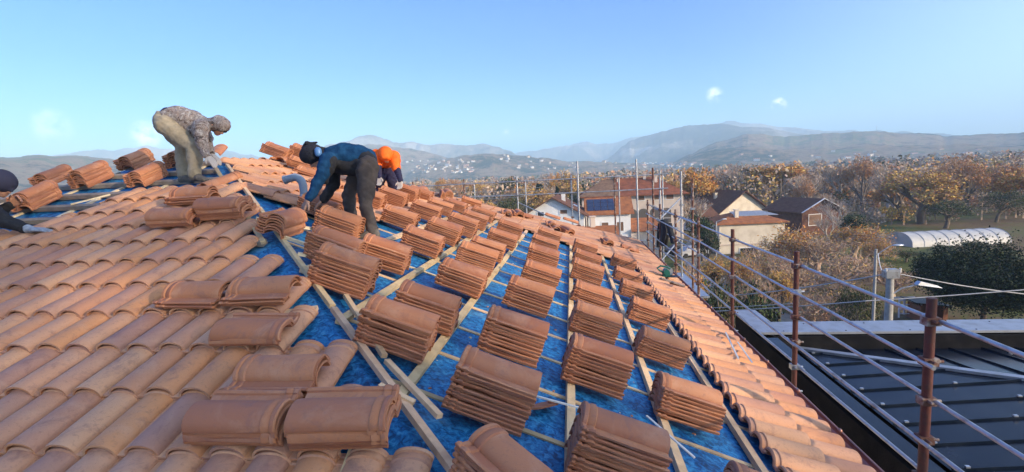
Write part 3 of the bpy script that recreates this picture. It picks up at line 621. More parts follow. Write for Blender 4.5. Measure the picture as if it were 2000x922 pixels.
# hills: silhouettes by bearing, each with its own distance and fore slope
def hill(name, pts, D, depth, base_drop, m, seed, rough=.06, nrow=44):
    az = []; 
    for px, py in pts:
        v = cf + cr*(px-1000)/FPX + cd*(py-461)/FPX; az.append((math.atan2(v[0], v[1]), v[2]/math.hypot(v[0], v[1])))
    az.sort(); A = np.array([a[0] for a in az]); E = np.array([a[1] for a in az])
    n = 420; aa = np.linspace(A[0], A[-1], n); hh = np.interp(aa, A, E)*D+H
    hh += (fbm(aa*60, aa*0+seed, seed)-.48)*D*.006
    V = []; F = []; T = np.linspace(0, 1.5, nrow)
    for i, t_ in enumerate(T):
        d = D-depth*(1-t_) if t_ <= 1 else D+(t_-1)*depth
        prof = math.sin(min(t_, 1)*math.pi/2)**1.25 if t_ <= 1 else math.cos((t_-1)*math.pi*.9)
        rel = (fbm(aa*d/(depth*.30)+seed*3.3, np.full(n, t_*4.+seed), seed)-.47)
        rel2 = (fbm(aa*d/(depth*.06)+seed, np.full(n, t_*18.), seed+5)-.47)
        w = math.sin(min(t_, 1)*math.pi)**.6 if 0 < t_ < 1 else 0
        z = hh*prof*(1+0*rel)+(rel*hh.mean()*1.1+rel2*hh.mean()*.12)*w-(2 if t_ == 0 else 0)
        z = np.minimum(z, hh*np.maximum(prof, .05)*1.0+np.abs(hh)*.0+ (hh*d/D - hh*prof)*.85*(w > 0)) if 0 < t_ < 1 else z
        edge = np.minimum(1, np.minimum(np.arange(n), n-1-np.arange(n))/25.); z = z*edge-3*(1-edge)
        for j in range(n): V.append((math.sin(aa[j])*d, math.cos(aa[j])*d, z[j]))
    for i in range(nrow-1):
        for j in range(n-1): F.append((i*n+j, i*n+j+1, (i+1)*n+j+1, (i+1)*n+j))
    b = MB(); b.add(V, F); return structure(b.obj(name, m, smooth=180))
def hill_mat(name, stops, s1, s2):
    m = bpy.data.materials.new(name); m.use_nodes = True; t = m.node_tree; p = t.nodes['Principled BSDF']; tcn = N(t, 'ShaderNodeTexCoord')
    def noi(s, d=8, r=.65):
        nn = N(t, 'ShaderNodeTexNoise'); nn.inputs['Scale'].default_value = s; nn.inputs['Detail'].default_value = d; nn.inputs['Roughness'].default_value = r; t.links.new(tcn.outputs['Object'], nn.inputs[0]); return nn.outputs[0]
    s = math_(t, 'ADD', math_(t, 'MULTIPLY', noi(s1), .55), math_(t, 'MULTIPLY', noi(s2, 10, .8), .45))
    t.links.new(ramp(t, s, stops), p.inputs['Base Color']); p.inputs['Roughness'].default_value = 1; p.inputs['Specular IOR Level'].default_value = 0
    b = N(t, 'ShaderNodeBump'); b.inputs['Strength'].default_value = 1; b.inputs['Distance'].default_value = 14; t.links.new(noi(s2*1.2, 10, .85), b.inputs['Height']); t.links.new(b.outputs[0], p.inputs['Normal']); return m
M_H1 = hill_mat('wooded_hill', [(.42, (.012, .03, .02)), (.465, (.05, .06, .04)), (.5, (.22, .15, .10)), (.535, (.36, .25, .16)), (.58, (.16, .18, .10))], .0022, .022)
M_H2 = hill_mat('far_mountain', [(.43, (.03, .05, .05)), (.49, (.10, .10, .08)), (.54, (.26, .22, .18)), (.6, (.45, .42, .38))], .0012, .006)
hill('hill', [(1180, 335), (1240, 333), (1300, 322), (1350, 300), (1400, 278), (1460, 262), (1530, 266), (1600, 262), (1660, 257), (1700, 255), (1760, 260), (1850, 265), (1900, 262), (2000, 260), (2200, 262), (2500, 262)], 1900, 850, 0, M_H1, 3)
hill('hill', [(520, 372), (600, 330), (660, 300), (690, 286), (720, 280), (760, 285), (800, 290), (850, 300), (890, 312), (950, 322), (1010, 330), (1060, 335), (1100, 342)], 2000, 760, 0, M_H1, 5)
hill('hill', [(760, 350), (820, 325), (860, 312), (900, 304), (960, 300), (1010, 302), (1060, 309), (1110, 315), (1180, 316), (1230, 318), (1300, 322), (1380, 325), (1450, 326), (1560, 325)], 1550, 560, 0, M_H1, 8)
hill('hill', [(-500, 330), (-200, 315), (0, 307), (60, 304), (100, 304), (160, 303), (200, 307), (300, 318), (400, 330), (520, 345), (600, 365)], 1700, 1100, 0, M_H1, 11)
hill('mountain', [(500, 330), (560, 305), (600, 295), (640, 284), (680, 275), (700, 267), (720, 263), (745, 270), (780, 279), (805, 276), (840, 283), (880, 281), (910, 285), (940, 281), (975, 287), (1000, 296), (1020, 310), (1060, 320), (1100, 335)], 3000, 800, 0, M_H2, 14)
hill('mountain', [(1130, 335), (1185, 310), (1230, 275), (1270, 262), (1290, 257), (1340, 247), (1400, 240), (1440, 245), (1500, 250), (1560, 262), (1640, 270), (1760, 282), (1900, 300)], 2900, 900, 0, M_H2, 17)
hill('mountain', [(1320, 270), (1380, 247), (1420, 237), (1470, 240), (1520, 248), (1600, 254), (1700, 256), (1800, 260), (1900, 266), (2100, 280)], 3900, 800, 0, M_H2, 19)
hill('mountain', [(900, 330), (960, 312), (1020, 297), (1060, 290), (1100, 284), (1150, 277), (1170, 281), (1200, 279), (1240, 268), (1300, 262), (1400, 280)], 4200, 800, 0, M_H2, 23)
hill('mountain', [(-300, 330), (-50, 315), (100, 304), (150, 298), (190, 293), (215, 296), (250, 289), (290, 286), (320, 292), (360, 297), (420, 292), (480, 302), (560, 310), (700, 320)], 3800, 800, 0, M_H2, 29)
# ------------------------------------------------------------------ trees
def grow(seed, levels=5, spread=.5, ratio=.72, trunk=.30, kids=(3, 4), up=.15, lean=0):
    rg = random.Random(seed); segs = []; tips = []
    def br(p, d, L, r, lv):
        n = 2 if lv < 2 else 1
        for k in range(n):
            d2 = (d+Vector((rg.gauss(0, .10), rg.gauss(0, .10), rg.gauss(0, .06)+.02))).normalized(); q = p+d2*L/n; segs.append((p, q, r*(1-.15*k), r*(1-.15*(k+1)), lv)); p = q; d = d2
        if lv >= levels: tips.append((p, d)); return
        if lv >= levels-2: tips.append((p, d))
        K = rg.randint(*kids); ph = rg.random()*6.28
        for k in range(K):
            a = ph+6.283*k/K+rg.uniform(-.4, .4); s = spread*rg.uniform(.6, 1.35)
            x = d.orthogonal().normalized(); y = d.cross(x)
            nd = (d*math.cos(s)+(x*math.cos(a)+y*math.sin(a))*math.sin(s)+Vector((0, 0, up))).normalized()
            br(p-(d*L*rg.uniform(0, .35) if k else Vector()), nd, L*ratio*rg.uniform(.75, 1.2), r*.60, lv+1)
    br(Vector((0, 0, 0)), Vector((lean, 0, 1)).normalized(), trunk, .024, 0)
    zm = max(s[1].z for s in segs); sc_ = 1/zm
    return [(a*sc_, b*sc_, c*sc_, d*sc_, l) for a, b, c, d, l in segs], [(a*sc_, d) for a, d in tips]
def leaves(pts, size, rg, mi=None):
    """little leaf faces, each its own orientation"""
    n = len(pts); P = np.array(pts); a = rg.normal(size=(n, 3)); a /= np.linalg.norm(a, axis=1)[:, None]; b = rg.normal(size=(n, 3)); b -= (b*a).sum(1)[:, None]*a; b /= np.linalg.norm(b, axis=1)[:, None]
    s = (size*rg.uniform(.6, 1.4, n))[:, None]
    V = np.stack([P-a*s, P+b*s*.55, P+a*s, P-b*s*.55], 1).reshape(-1, 3)
    return V, [(4*i, 4*i+1, 4*i+2, 4*i+3) for i in range(n)]
TREES = {}
def tree_kind(name, seed, mt, mtw, mleaf, levels=5, nleaf=0, lsize=.02, spread=.5, up=.12, trunk=.28, lspread=.05, gapn=0, kids=(3, 4), ratio=.72, ltwig=3, leafmix=None):
    segs, tips = grow(seed, levels, spread, ratio, trunk, kids, up)
    bt = MB(); bc = MB()
    for a, b, r0, r1, l in segs:
        if l < ltwig: bt.tube(a, b, r0, r1, 6 if l < 2 else 4, caps=False)
        else: bc.tube(a, b, max(r0, .0016), max(r1, .0012), 3, caps=False)
    rg = np.random.default_rng(seed)
    if nleaf:
        T = np.array([t[0] for t in tips]); cl = rg.random(len(T))**1.6; cl /= cl.sum()
        idx = rg.choice(len(T), nleaf, p=cl); P = T[idx]+rg.normal(size=(nleaf, 3))*lspread
        P = P[P[:, 2] > .08]; V, F = leaves(P, lsize, rg)
        n1 = len(F); bc.add(V, F, 1)
        if leafmix:
            k0 = len(bc.m)-n1
            for q in range(n1):
                if rg.random() < leafmix[1]: bc.m[k0+q] = 2
    TREES[name] = (bt.mesh('trunk', mt, 60), bc.mesh('crown', [mtw, mleaf or mtw, leafmix[0] if leafmix else mtw]))
for v in range(2):
    tree_kind('orange%d' % v, 11+v, M_BARK, M_TWIG, M_LOR, 5, 5200, .020, .50, up=.22, trunk=.17, lspread=.035, leafmix=(M_LGO, .35))
    tree_kind('gold%d' % v, 21+v, M_BARK, M_TWIG, M_LGO, 5, 4200, .017, .50, up=.22, trunk=.16, lspread=.035, leafmix=(M_LRU, .3))
    tree_kind('russet%d' % v, 31+v, M_BARK, M_TWIG, M_LRU, 6, 3000, .012, .42, up=.24, trunk=.17, lspread=.03, kids=(3, 3), leafmix=(M_LOR, .3))
    tree_kind('bare%d' % v, 41+v, M_BARKP, M_TWIGP, M_LRU, 6, 500, .011, .42, up=.26, trunk=.2, kids=(3, 3), lspread=.03)
    tree_kind('pale%d' % v, 51+v, M_BARKP, M_TWIGP, None, 6, 0, .02, .38, kids=(3, 3), up=.2)
    tree_kind('shrub%d' % v, 61+v, M_TWIG, M_TWIG, M_LOR, 5, 2600, .018, .75, up=.10, trunk=.10, lspread=.05, kids=(3, 4), ratio=.8, ltwig=2, leafmix=(M_LGO, .5))
    tree_kind('olive%d' % v, 71+v, M_BARK, M_TWIG, M_LOL, 5, 4800, .018, .65, up=.1, trunk=.18, lspread=.045, leafmix=(M_LMG, .4))
    tree_kind('green%d' % v, 81+v, M_BARK, M_TWIG, M_LMG, 5, 5200, .022, .6, up=.1, trunk=.15, lspread=.05, leafmix=(M_LDG, .5))
    tree_kind('bush%d' % v, 91+v, M_TWIG, M_TWIG, M_LRU, 6, 1500, .012, .72, up=.14, trunk=.08, lspread=.04, kids=(3, 3), ratio=.82, ltwig=2, leafmix=(M_LGO, .3))
def conifer(name, seed, wide=.30, nl=9000, size=.020):
    rg = np.random.default_rng(seed); bt = MB(); bt.tube((0, 0, 0), (0, 0, .97), .022, .003, 6)
    P = []
    for k in range(230):
        z = rg.uniform(.06, .98); a = rg.uniform(0, 6.28); L = wide*(1-z)**.62*rg.uniform(.7, 1.15)+.012
        m = int(nl/230)
        tt = rg.uniform(.15, 1, m)**.7; cx = np.cos(a)*L*tt; cy = np.sin(a)*L*tt; cz = z-.12*tt*L/wide+.05*tt**2
        P.append(np.c_[cx, cy, cz]+rg.normal(size=(m, 3))*.014)
        bt.tube((0, 0, z), (np.cos(a)*L*.8, np.sin(a)*L*.8, z-.05), .004, .0015, 3, caps=False)
    P = np.concatenate(P); V, F = leaves(P, size, rg); bc = MB(); bc.add(V, F)
    TREES[name] = (bt.mesh('trunk', M_BARK), bc.mesh('crown', M_LDG))
conifer('conifer0', 5, .22); conifer('conifer1', 6, .30)
def yew(name, seed, nl=42000, size=.0125):
    """broad dark evergreen made of many upright sprays"""
    rg = np.random.default_rng(seed); bt = MB(); P = []; bt.tube((0, 0, 0), (0, 0, .5), .03, .02, 7)
    for k in range(420):
        u = rg.normal(size=3); u /= np.linalg.norm(u); u[2] = u[2]*.6+.35 if u[2] < .3 else u[2]; rr = rg.uniform(.62, 1.06); c = np.array((u[0]*.60*rr, u[1]*.60*rr, .42+u[2]*.52*rr))
        m = nl//420; q = rg.normal(size=(m, 3))*np.array((.038, .038, .075)); q[:, 2] += .03; P.append(c+q)
        if k % 4 == 0: bt.tube((0, 0, .3), c*np.array((.9, .9, 1))-np.array((0, 0, .03)), .010, .003, 4, caps=False)
    P = np.concatenate(P); P = P[P[:, 2] > .02]; V, F = leaves(P, size, rg); bc = MB(); bc.add(V, F); n1 = len(F)
    for q in range(n1):
        if rg.random() < .16: bc.m[q] = 1
    TREES[name] = (bt.mesh('trunk', M_BARK), bc.mesh('crown', [M_LDG, M_LMG]))
yew('yew0', 9)
def tree(kind, px, ytop, d, wpx=None, label='', cat='tree', group=None, zbase=0, name='tree'):
    p = at(px, ytop, d); hgt = p.z-zbase; tm, cm = TREES[kind]
    co = np.empty(len(cm.vertices)*3); cm.vertices.foreach_get('co', co); w0 = np.percentile(np.abs(co.reshape(-1, 3)[:, 0]), 97)*2
    sx_ = hgt if wpx is None else (wpx*d/FPX)/w0
    sx_ = max(.55*hgt, min(2.4*hgt, sx_))
    t = thing(name, label, cat, None, group, (p.x, p.y, zbase)); t.scale = (sx_, sx_, hgt); t.rotation_euler = (0, 0, random.uniform(0, 6.28))
    for nm, me in (('trunk', tm), ('crown', cm)):
        if len(me.vertices): o = bpy.data.objects.new(nm, me); COL.objects.link(o); o.parent = t
    return t
T_ = [('orange0', 1347, 332, 105, 84, 'round orange tree right of the long arcaded house'),
('gold1', 1312, 345, 118, 40, 'small golden tree touching the right end of the arcaded house'),
('orange1', 1520, 321, 128, 92, 'large bright orange tree behind the house with dark roof'),
('russet0', 1560, 332, 140, 60, 'reddish tree right of the large bright orange one'),
('bare0', 1450, 316, 135, 46, 'tall thin bare tree behind the dark house ridge'),
('bare1', 1420, 330, 128, 50, 'bare grey tree between two orange trees'),
('gold0', 1480, 334, 136, 40, 'brown gold tree left of the large bright orange one'),
('russet1', 1688, 302, 112, 86, 'tallest russet tree left of centre in the right wood'),
('bare1', 1640, 322, 118, 60, 'bare tree left of the tallest russet tree'),
('bare0', 1602, 328, 124, 50, 'thin bare tree above the brown shed'),
('bare0', 1738, 318, 108, 64, 'bare tree between the tallest russet and the golden tree'),
('gold0', 1806, 334, 86, 112, 'broad golden tree above the plastic tunnel'),
('russet0', 1762, 345, 92, 60, 'red brown tree left of the broad golden one'),
('russet1', 1896, 301, 96, 96, 'tall wispy russet tree right of the broad golden one'),
('russet0', 1962, 322, 102, 84, 'russet tree second from the right frame edge'),
('orange1', 2000, 335, 92, 80, 'orange tree cut by the right frame edge'),
('olive0', 1950, 372, 84, 80, 'yellow green tree below the right russet trees'),
('olive1', 1850, 392, 80, 70, 'green yellow tree behind the end of the tunnel'),
('bare1', 1850, 340, 104, 50, 'bare tree between golden and wispy russet trees'),
('pale0', 1648, 385, 74, 70, 'pale leafless tree right of the brown shed'),
('pale1', 1620, 410, 66, 50, 'small pale leafless tree in front of the shed'),
('green0', 1672, 420, 70, 40, 'small green tree beside the pale leafless ones'),
('bare0', 1330, 395, 84, 70, 'bare brown tree left of the dark roofed house'),
('bare1', 1362, 385, 92, 60, 'bare tree just behind the left gable of the dark house'),
('gold1', 1110, 332, 130, 44, 'golden tree left of the arcaded house'),
('orange0', 1088, 340, 150, 30, 'orange tree far behind the white gabled house'),
('conifer1', 1053, 360, 118, 30, 'dark conifer standing above the white gabled house'),
('conifer0', 1088, 366, 100, 14, 'slim cypress between the conifer and the arcaded house'),
('olive0', 1120, 376, 96, 26, 'grey green tree by the left wall of the arcaded house'),
('green1', 992, 350, 150, 56, 'wide dark green tree behind the far scaffold rails'),
('gold1', 930, 352, 150, 50, 'yellow tree behind the far scaffold rails, left'),
('bare0', 960, 352, 160, 44, 'bare tree between yellow and dark green trees'),
('bare1', 1030, 362, 130, 46, 'bare tree left of the dark conifer'),
('russet0', 880, 350, 180, 44, 'brown tree left of the yellow one past the roof'),
('orange1', 860, 350, 210, 30, 'small orange tree far past the roof edge'),
('olive1', 1000, 385, 95, 60, 'low green tree behind the hip of loose tiles'),
('gold0', 950, 392, 80, 50, 'low golden tree close above the roof hip'),
('green0', 1372, 422, 62, 52, 'dark green tree left of the cream house'),
('green1', 1382, 450, 56, 40, 'green shrub tree beside the white wall of the cream house'),
('shrub0', 1545, 440, 52, 120, 'wide orange twiggy thicket right of the cream house'),
('bush1', 1500, 470, 46, 90, 'brown twiggy bush in front of the cream house'),
('bush0', 1600, 452, 50, 110, 'dense brown thicket in the middle of the orchard'),
('shrub1', 1668, 440, 58, 110, 'pinkish orange leafed thicket in front of the shed'),
('bush1', 1660, 480, 44, 120, 'large bare thicket behind the lamp post'),
('bush0', 1560, 500, 38, 110, 'bare thicket nearest the roof edge on the left'),
('shrub0', 1440, 498, 42, 70, 'golden orange bush behind the second scaffold post'),
('gold1', 1400, 500, 46, 60, 'golden small tree below the green shrub tree'),
('bush1', 1745, 505, 42, 90, 'brown bush right of the lamp post'),
('shrub1', 1712, 470, 52, 60, 'orange bush directly behind the lamp head'),
('olive1', 1770, 490, 56, 80, 'olive green bush below the tunnel, left'),
('olive0', 1838, 478, 60, 90, 'olive green bush below the tunnel, middle'),
('olive1', 1905, 472, 60, 70, 'olive green bush below the tunnel, right'),
('green0', 1830, 505, 46, 60, 'dark green bush beside the evergreen'),
('bare0', 1700, 455, 60, 60, 'bare tree above the lamp head'),
('bush0', 1480, 530, 34, 90, 'brown bush above the corner of the black roof'),
('bush1', 1600, 545, 33, 100, 'low twiggy bush behind the overhead cables'),
('gold0', 1520, 530, 36, 60, 'small golden tree between the last two scaffold posts'),
('olive0', 1660, 560, 30, 70, 'low green bush behind the parapet'),
('green1', 1450, 560, 26, 60, 'dark green shrub at the corner of the parapet'),
('shrub0', 1360, 520, 32, 60, 'dry golden bush behind the hanging jacket'),
('bush0', 1330, 500, 36, 60, 'dry brown bush below the scaffold corner'),
('olive1', 1400, 560, 24, 50, 'green bush close behind the scaffold rails')]
for kind, px, yt, d, w_, lab in T_:
    cat = 'bush' if ('bush' in lab or 'thicket' in lab or 'shrub' in lab) else 'tree'
    tree(kind, px, yt, d, w_, lab, cat, name=cat)
WK = ['russet0', 'bare0', 'gold1', 'russet1', 'bare1', 'bare0', 'russet0', 'orange0', 'bare1', 'gold0', 'pale1']
rw = random.Random(8)
for k in range(26):
    px = rw.uniform(1570, 2040); d = rw.uniform(84, 165)
    tree(WK[k % len(WK)], px, 306+ (1900-px)*.02 + rw.uniform(14, 52)*(1 if d > 105 else 1.25), d, rw.uniform(36, 70)*100/d, 'one of the half bare autumn trees in the wood behind the plastic tunnel', 'tree', 'autumn trees of the right wood')
for k in range(26):
    px = rw.uniform(1290, 1600); d = rw.uniform(135, 210)
    tree(WK[(k*3) % len(WK)], px, 330+rw.uniform(4, 26), d, rw.uniform(36, 60)*120/d, 'one of the half bare trees on the plain past the dark roofed houses', 'tree', 'autumn trees past the houses')
for k in range(22):
    px = rw.uniform(850, 1135); d = rw.uniform(110, 200)
    tree(WK[(k*5) % len(WK)], px, 352+rw.uniform(2, 26), d, rw.uniform(36, 60)*120/d, 'one of the autumn trees past the far scaffold rails', 'tree', 'autumn trees past the far rails')
tree('yew0', 1930, 476, 33, 200, 'big dark evergreen at the right edge beyond the black roof', 'tree')
# tall trees out of the frame, between the low sun and the near corner of the roof
for x_, y_, h_, w_, lab in ((35.6, -22.6, 27, 13, 'tall leafy tree outside the view, nearer the roof corner'), (44, -33, 29, 16, 'tall leafy tree outside the view, farther from the roof corner')):
    t = thing('tree', lab, 'tree', None, None, (x_, y_, 0)); t.scale = (w_, w_, h_)
    for nm, me in zip(('trunk', 'crown'), TREES['olive0' if x_ < 40 else 'russet0']): o = bpy.data.objects.new(nm, me); COL.objects.link(o); o.parent = t
# dry stalks at the foot of the scaffold
rg = np.random.default_rng(77); b = MB()
for k in range(900):
    px = rg.uniform(1285, 1420); d = rg.uniform(19, 30); p = at(px, 520, d); x, y = p.x, p.y; h_ = rg.uniform(.8, 2.1); dx, dy = rg.normal(size=2)*.25
    b.tube((x, y, 0), (x+dx, y+dy, h_), .022, .010, 3, caps=False)
    for q in range(3): b.add([(x+dx*.6, y+dy*.6, h_*.6), (x+dx*.6+rg.normal()*.25, y+dy*.6+rg.normal()*.25, h_*.8), (x+dx*.6+rg.normal()*.25, y+dy*.6+rg.normal()*.25, h_*.55)], [(0, 1, 2)])
o = b.obj('dry_stalks', M_DRY); o['kind'] = 'stuff'; o['label'] = 'dense patch of dry yellow stalks below the scaffold corner'
# far-off wood filling the valley floor
def woods(name, label, n, d0, d1, hmin, hmax, p0, p1, mats_, seed, lf, ls):
    rg = np.random.default_rng(seed); P = []; B_ = MB(); cols = []
    for k in range(n):
        d = d0*(d1/d0)**rg.random(); px = rg.uniform(p0, p1); p = at(px, 400, d); x, y = p.x, p.y
        dens = vnoise(np.array([x/60.+50]), np.array([y/60.+50]), 3)[0]
        if dens < .33 and d < 700 and seed != 9: continue
        h_ = rg.uniform(hmin, hmax)*(.75+.5*vnoise(np.array([x/35.]), np.array([y/35.]), 8)[0]); w_ = h_*rg.uniform(.28, .45)
        m = lf; u = rg.normal(size=(m, 3)); u /= np.linalg.norm(u, axis=1)[:, None]; u *= rg.uniform(.5, 1, m)[:, None]
        q = u*np.array((w_, w_, h_*.42))+np.array((x, y, h_*.56)); V, F = leaves(q, ls*(1+d/700), rg); B_.add(V, F, int(rg.choice(len(mats_), p=[.58, .20, .06, .06, .08, .02])))
        B_.tube((x, y, 0), (x, y, h_*.7), .16, .06, 3, caps=False)
    o = B_.obj(name, mats_); o['kind'] = 'stuff'; o['label'] = label; return o
WM = [mat('woodland_twigs', (.36, .27, .20), .9, rnd=.25), M_LRU, M_LOR, M_LGO, M_LOL, M_LDG]
woods('woods', 'mass of brown and russet trees filling the valley floor', 1500, 120, 420, 6, 12, 600, 2060, WM, 5, 60, .45)
woods('woods', 'hazy far-off woods at the foot of the hills', 3000, 420, 1900, 7, 14, -80, 2080, WM, 6, 26, 1.2)
woods('woods', 'undergrowth and young trees behind the gardens on the right', 150, 84, 170, 2.5, 5, 1590, 2080, WM, 9, 170, .2)
woods('woods', 'brown woods beyond the left side of the roof', 260, 90, 420, 6, 11, -80, 620, WM, 7, 60, .5)
# ------------------------------------------------------------------ houses
def win(parent, c, ux, w_, h_, nrm, m=M_GLASS, frame_m=M_WHITE, name='window'):
    """a window standing 2 cm proud of the wall: frame, pane"""
    c = np.array(c, float); ux = np.array(ux, float); nrm = np.array(nrm, float); up = np.array((0, 0, 1.))
    b = MB(); rot = np.c_[ux, nrm, up]
    for s in (-1, 1):
        b.box(c+ux*s*(w_/2)+nrm*.03, (.09, .06, h_+.09), rot); b.box(c+up*s*(h_/2)+nrm*.031, (w_-.091, .06, .09), rot)
    o = b.obj(name, frame_m, parent)
    b = MB(); b.box(c+nrm*.012, (w_-.05, .02, h_-.05), rot); b.obj('pane' if m is M_GLASS else 'shutter', m, o); return o
def gable_house(name, label, p, rz, L, Wd, eave, ridge, wall_m, roof_m, over=.5, hip=False, wins=(), chims=(), solar=None, skyl=(), zb=0):
    """local x runs along the ridge; front is -y"""
    t = thing(name, label, 'house', frame(Vector((p[0], p[1], zb)), Vector((math.cos(rz), math.sin(rz), 0)), Vector((-math.sin(rz), math.cos(rz), 0)), Vector((0, 0, 1))))
    b = MB(); x, y = L/2, Wd/2
    v = [(-x, -y, 0), (x, -y, 0), (x, y, 0), (-x, y, 0), (-x, -y, eave), (x, -y, eave), (x, y, eave), (-x, y, eave)]
    f = [(0, 1, 5, 4), (2, 3, 7, 6)]
    if hip: f += [(1, 2, 6, 5), (3, 0, 4, 7), (4, 5, 6, 7)]
    else: v += [(-x, 0, ridge-.12), (x, 0, ridge-.12)]; f += [(1, 2, 6, 9, 5), (3, 0, 4, 8, 7)]
    b.add(v, f); b.obj('wall', wall_m, t)
    s = (ridge-eave)/y; X_, Y_ = x+over, y+over; ze = eave-s*over; th = .16
    b = MB(); up = (0, 0, 1)
    if hip:
        hx = max(.1, X_-Y_)
        A_ = [(-X_, -Y_, ze), (X_, -Y_, ze), (X_, Y_, ze), (-X_, Y_, ze), (-hx, 0, ridge), (hx, 0, ridge)]
        F_ = [(0, 1, 5, 4), (2, 3, 4, 5), (1, 2, 5), (3, 0, 4)]
        b.add(A_, F_); b.add([(a[0], a[1], a[2]-th) for a in A_[:4]], [(3, 2, 1, 0)]); b.add([*A_[:4], *[(a[0], a[1], a[2]-th) for a in A_[:4]]], [(i, i+4, (i+1) % 4+4, (i+1) % 4) for i in range(4)])
    else:
        b.slab([(-X_, -Y_, ze), (X_, -Y_, ze), (X_, 0, ridge), (-X_, 0, ridge)], up, th); b.slab([(X_, Y_, ze), (-X_, Y_, ze), (-X_, 0, ridge+.001), (X_, 0, ridge+.001)], up, th)
    r_ = b.obj('roof', roof_m, t)
    for cx, cy in chims:
        z = ridge-s*abs(cy); b = MB(); b.box((cx, cy, z+.35), (.5, .5, 1.2)); b.box((cx, cy, z+1.0), (.7, .7, .1)); b.obj('chimney', wall_m, r_)
    for side, c0, c1, w_, h_, mm in wins:
        if side == 'F': win(t, (c0, -y-.002, c1), (1, 0, 0), w_, h_, (0, -1, 0), mm)
        if side == 'L': win(t, (-x-.002, c0, c1), (0, 1, 0), w_, h_, (-1, 0, 0), mm)
        if side == 'R': win(t, (x+.002, c0, c1), (0, 1, 0), w_, h_, (1, 0, 0), mm)
    def onroof(x0, x1, t0, t1, m, nm, lift=.05):
        y0_, y1_ = -Y_*(1-t0), -Y_*(1-t1); z0_, z1_ = ze+(ridge-ze)*t0+lift, ze+(ridge-ze)*t1+lift
        b = MB(); b.slab([(x0, y0_, z0_), (x1, y0_, z0_), (x1, y1_, z1_), (x0, y1_, z1_)], (0, 0, 1), .04); b.obj(nm, m, r_)
    if solar:
        x0, x1, t0, t1, nx, ny = solar
        for i in range(nx):
            for j in range(ny):
                dx = (x1-x0)/nx; dt = (t1-t0)/ny; onroof(x0+i*dx+.03, x0+(i+1)*dx-.03, t0+j*dt+.01, t0+(j+1)*dt-.01, M_SOLAR, 'solar_panel', .09)
    for x0, t0, w_ in skyl: onroof(x0, x0+w_, t0, t0+.11, M_CLIP, 'skylight')
    return t
def gp(px, py, d): p = at(px, py, d); return (p.x, p.y), p.z
# long arcaded house
(p, z1) = gp(1232, 376, 84); L = 17.0
t = gable_house('arcaded_house', 'long beige house with arches and hipped brown and red roof', (p[0]+.3, p[1]+4.4), -.03, L, 8.5, z1, z1+2.4, M_BEIGE, mat('roof_red_brown', (.26, .095, .055), .95, spec=.08, noise=((.15, .06, .04), .4, .65), nscale=1.5), .8, True,
    [('F', x, z1-1.0, 1.3, .9, M_SHUT) for x in (-6.2, -3.6, -1.2, 1.5, 3.9, 6.3)]+[('L', 0, z1-1.1, 1.2, 1.0, M_SHUT)], [(-2, -.8), (2.6, -.4), (4.4, -1.4)])
for i in range(7):
    b = MB(); xx = .9+i*1.9-2.8; A_ = [(xx+1.55/2*math.cos(a), -4.27, z1-3.4+.55*math.sin(a)+.0) for a in np.linspace(0, math.pi, 9)]
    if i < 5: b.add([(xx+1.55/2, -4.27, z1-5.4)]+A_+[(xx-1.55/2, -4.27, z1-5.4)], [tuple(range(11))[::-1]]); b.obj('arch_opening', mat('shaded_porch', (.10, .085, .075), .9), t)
    if i < 5:
        b = MB(); b.bar((xx-.7, -4.36, z1-4.6), (xx+.7, -4.36, z1-4.6), .05, .06)
        for q in range(8): b.bar((xx-.65+q*.185, -4.36, z1-5.35), (xx-.65+q*.185, -4.36, z1-4.6), .03, .03)
        b.obj('balustrade', M_WHITE, t)
b = MB(); b.slab([(-9.2, -5.06, z1-.38), (-2.2, -5.06, z1-.38), (-2.6, -.2, z1+2.38), (-4.6, -.2, z1+2.38)], (0, 0, 1), .05); b.obj('roof_section', M_RTB, t); 
# solar house
(p, z1) = gp(1190, 413, 66)
t = gable_house('house', 'small white house with solar panels on its orange roof', (p[0], p[1]+2.9), .0, 5.6, 5.6, z1, z1+1.75, M_WHITE, M_RT, .45, False, [('F', -.6, z1-2.1, .95, 1.3, M_SHUT), ('F', 1.4, z1-2.1, .95, 1.3, M_SHUT), ('L', 0, z1-1.9, .9, 1.2, M_SHUT)], (), (-2.9, .8, .18, .88, 4, 3))
b = MB(); b.box((4.6, -1.0, (z1-2.6)/2), (3.6, 4, z1-2.6)); b.obj('annex', M_BEIGE, t)
b = MB(); b.slab([(2.85, -3.4, z1-2.7), (7, -3.4, z1-2.7), (6.5, 1.2, z1-1.4), (2.85, 1.2, z1-1.4)], (0, 0, 1), .12); b.obj('annex_roof', M_RT, t)
# white gabled house
(p, z1) = gp(1083, 410, 64)
gable_house('house', 'white gabled house with dark and orange roof slopes behind the ridge', (p[0], p[1]+4.5), R(90)-.05, 9, 8.0, z1-.6, z1+1.7, M_WHITE, M_RTD, .6, False, [('L', -1.4, z1-.3, 1.0, .6, M_SHUT), ('L', 1.6, z1-.5, .9, .6, M_GLASS)], [(-1, -1.2)], None, ((0, .35, 1.6),))
(p, z1) = gp(1140, 449, 48)
gable_house('house', 'low house of which only the tiled roof shows above the eaves', (p[0], p[1]+3), .15, 6, 5, z1-1.0, z1+.0, M_BEIGE, M_RT, .5, False, (), [(1, 0)])
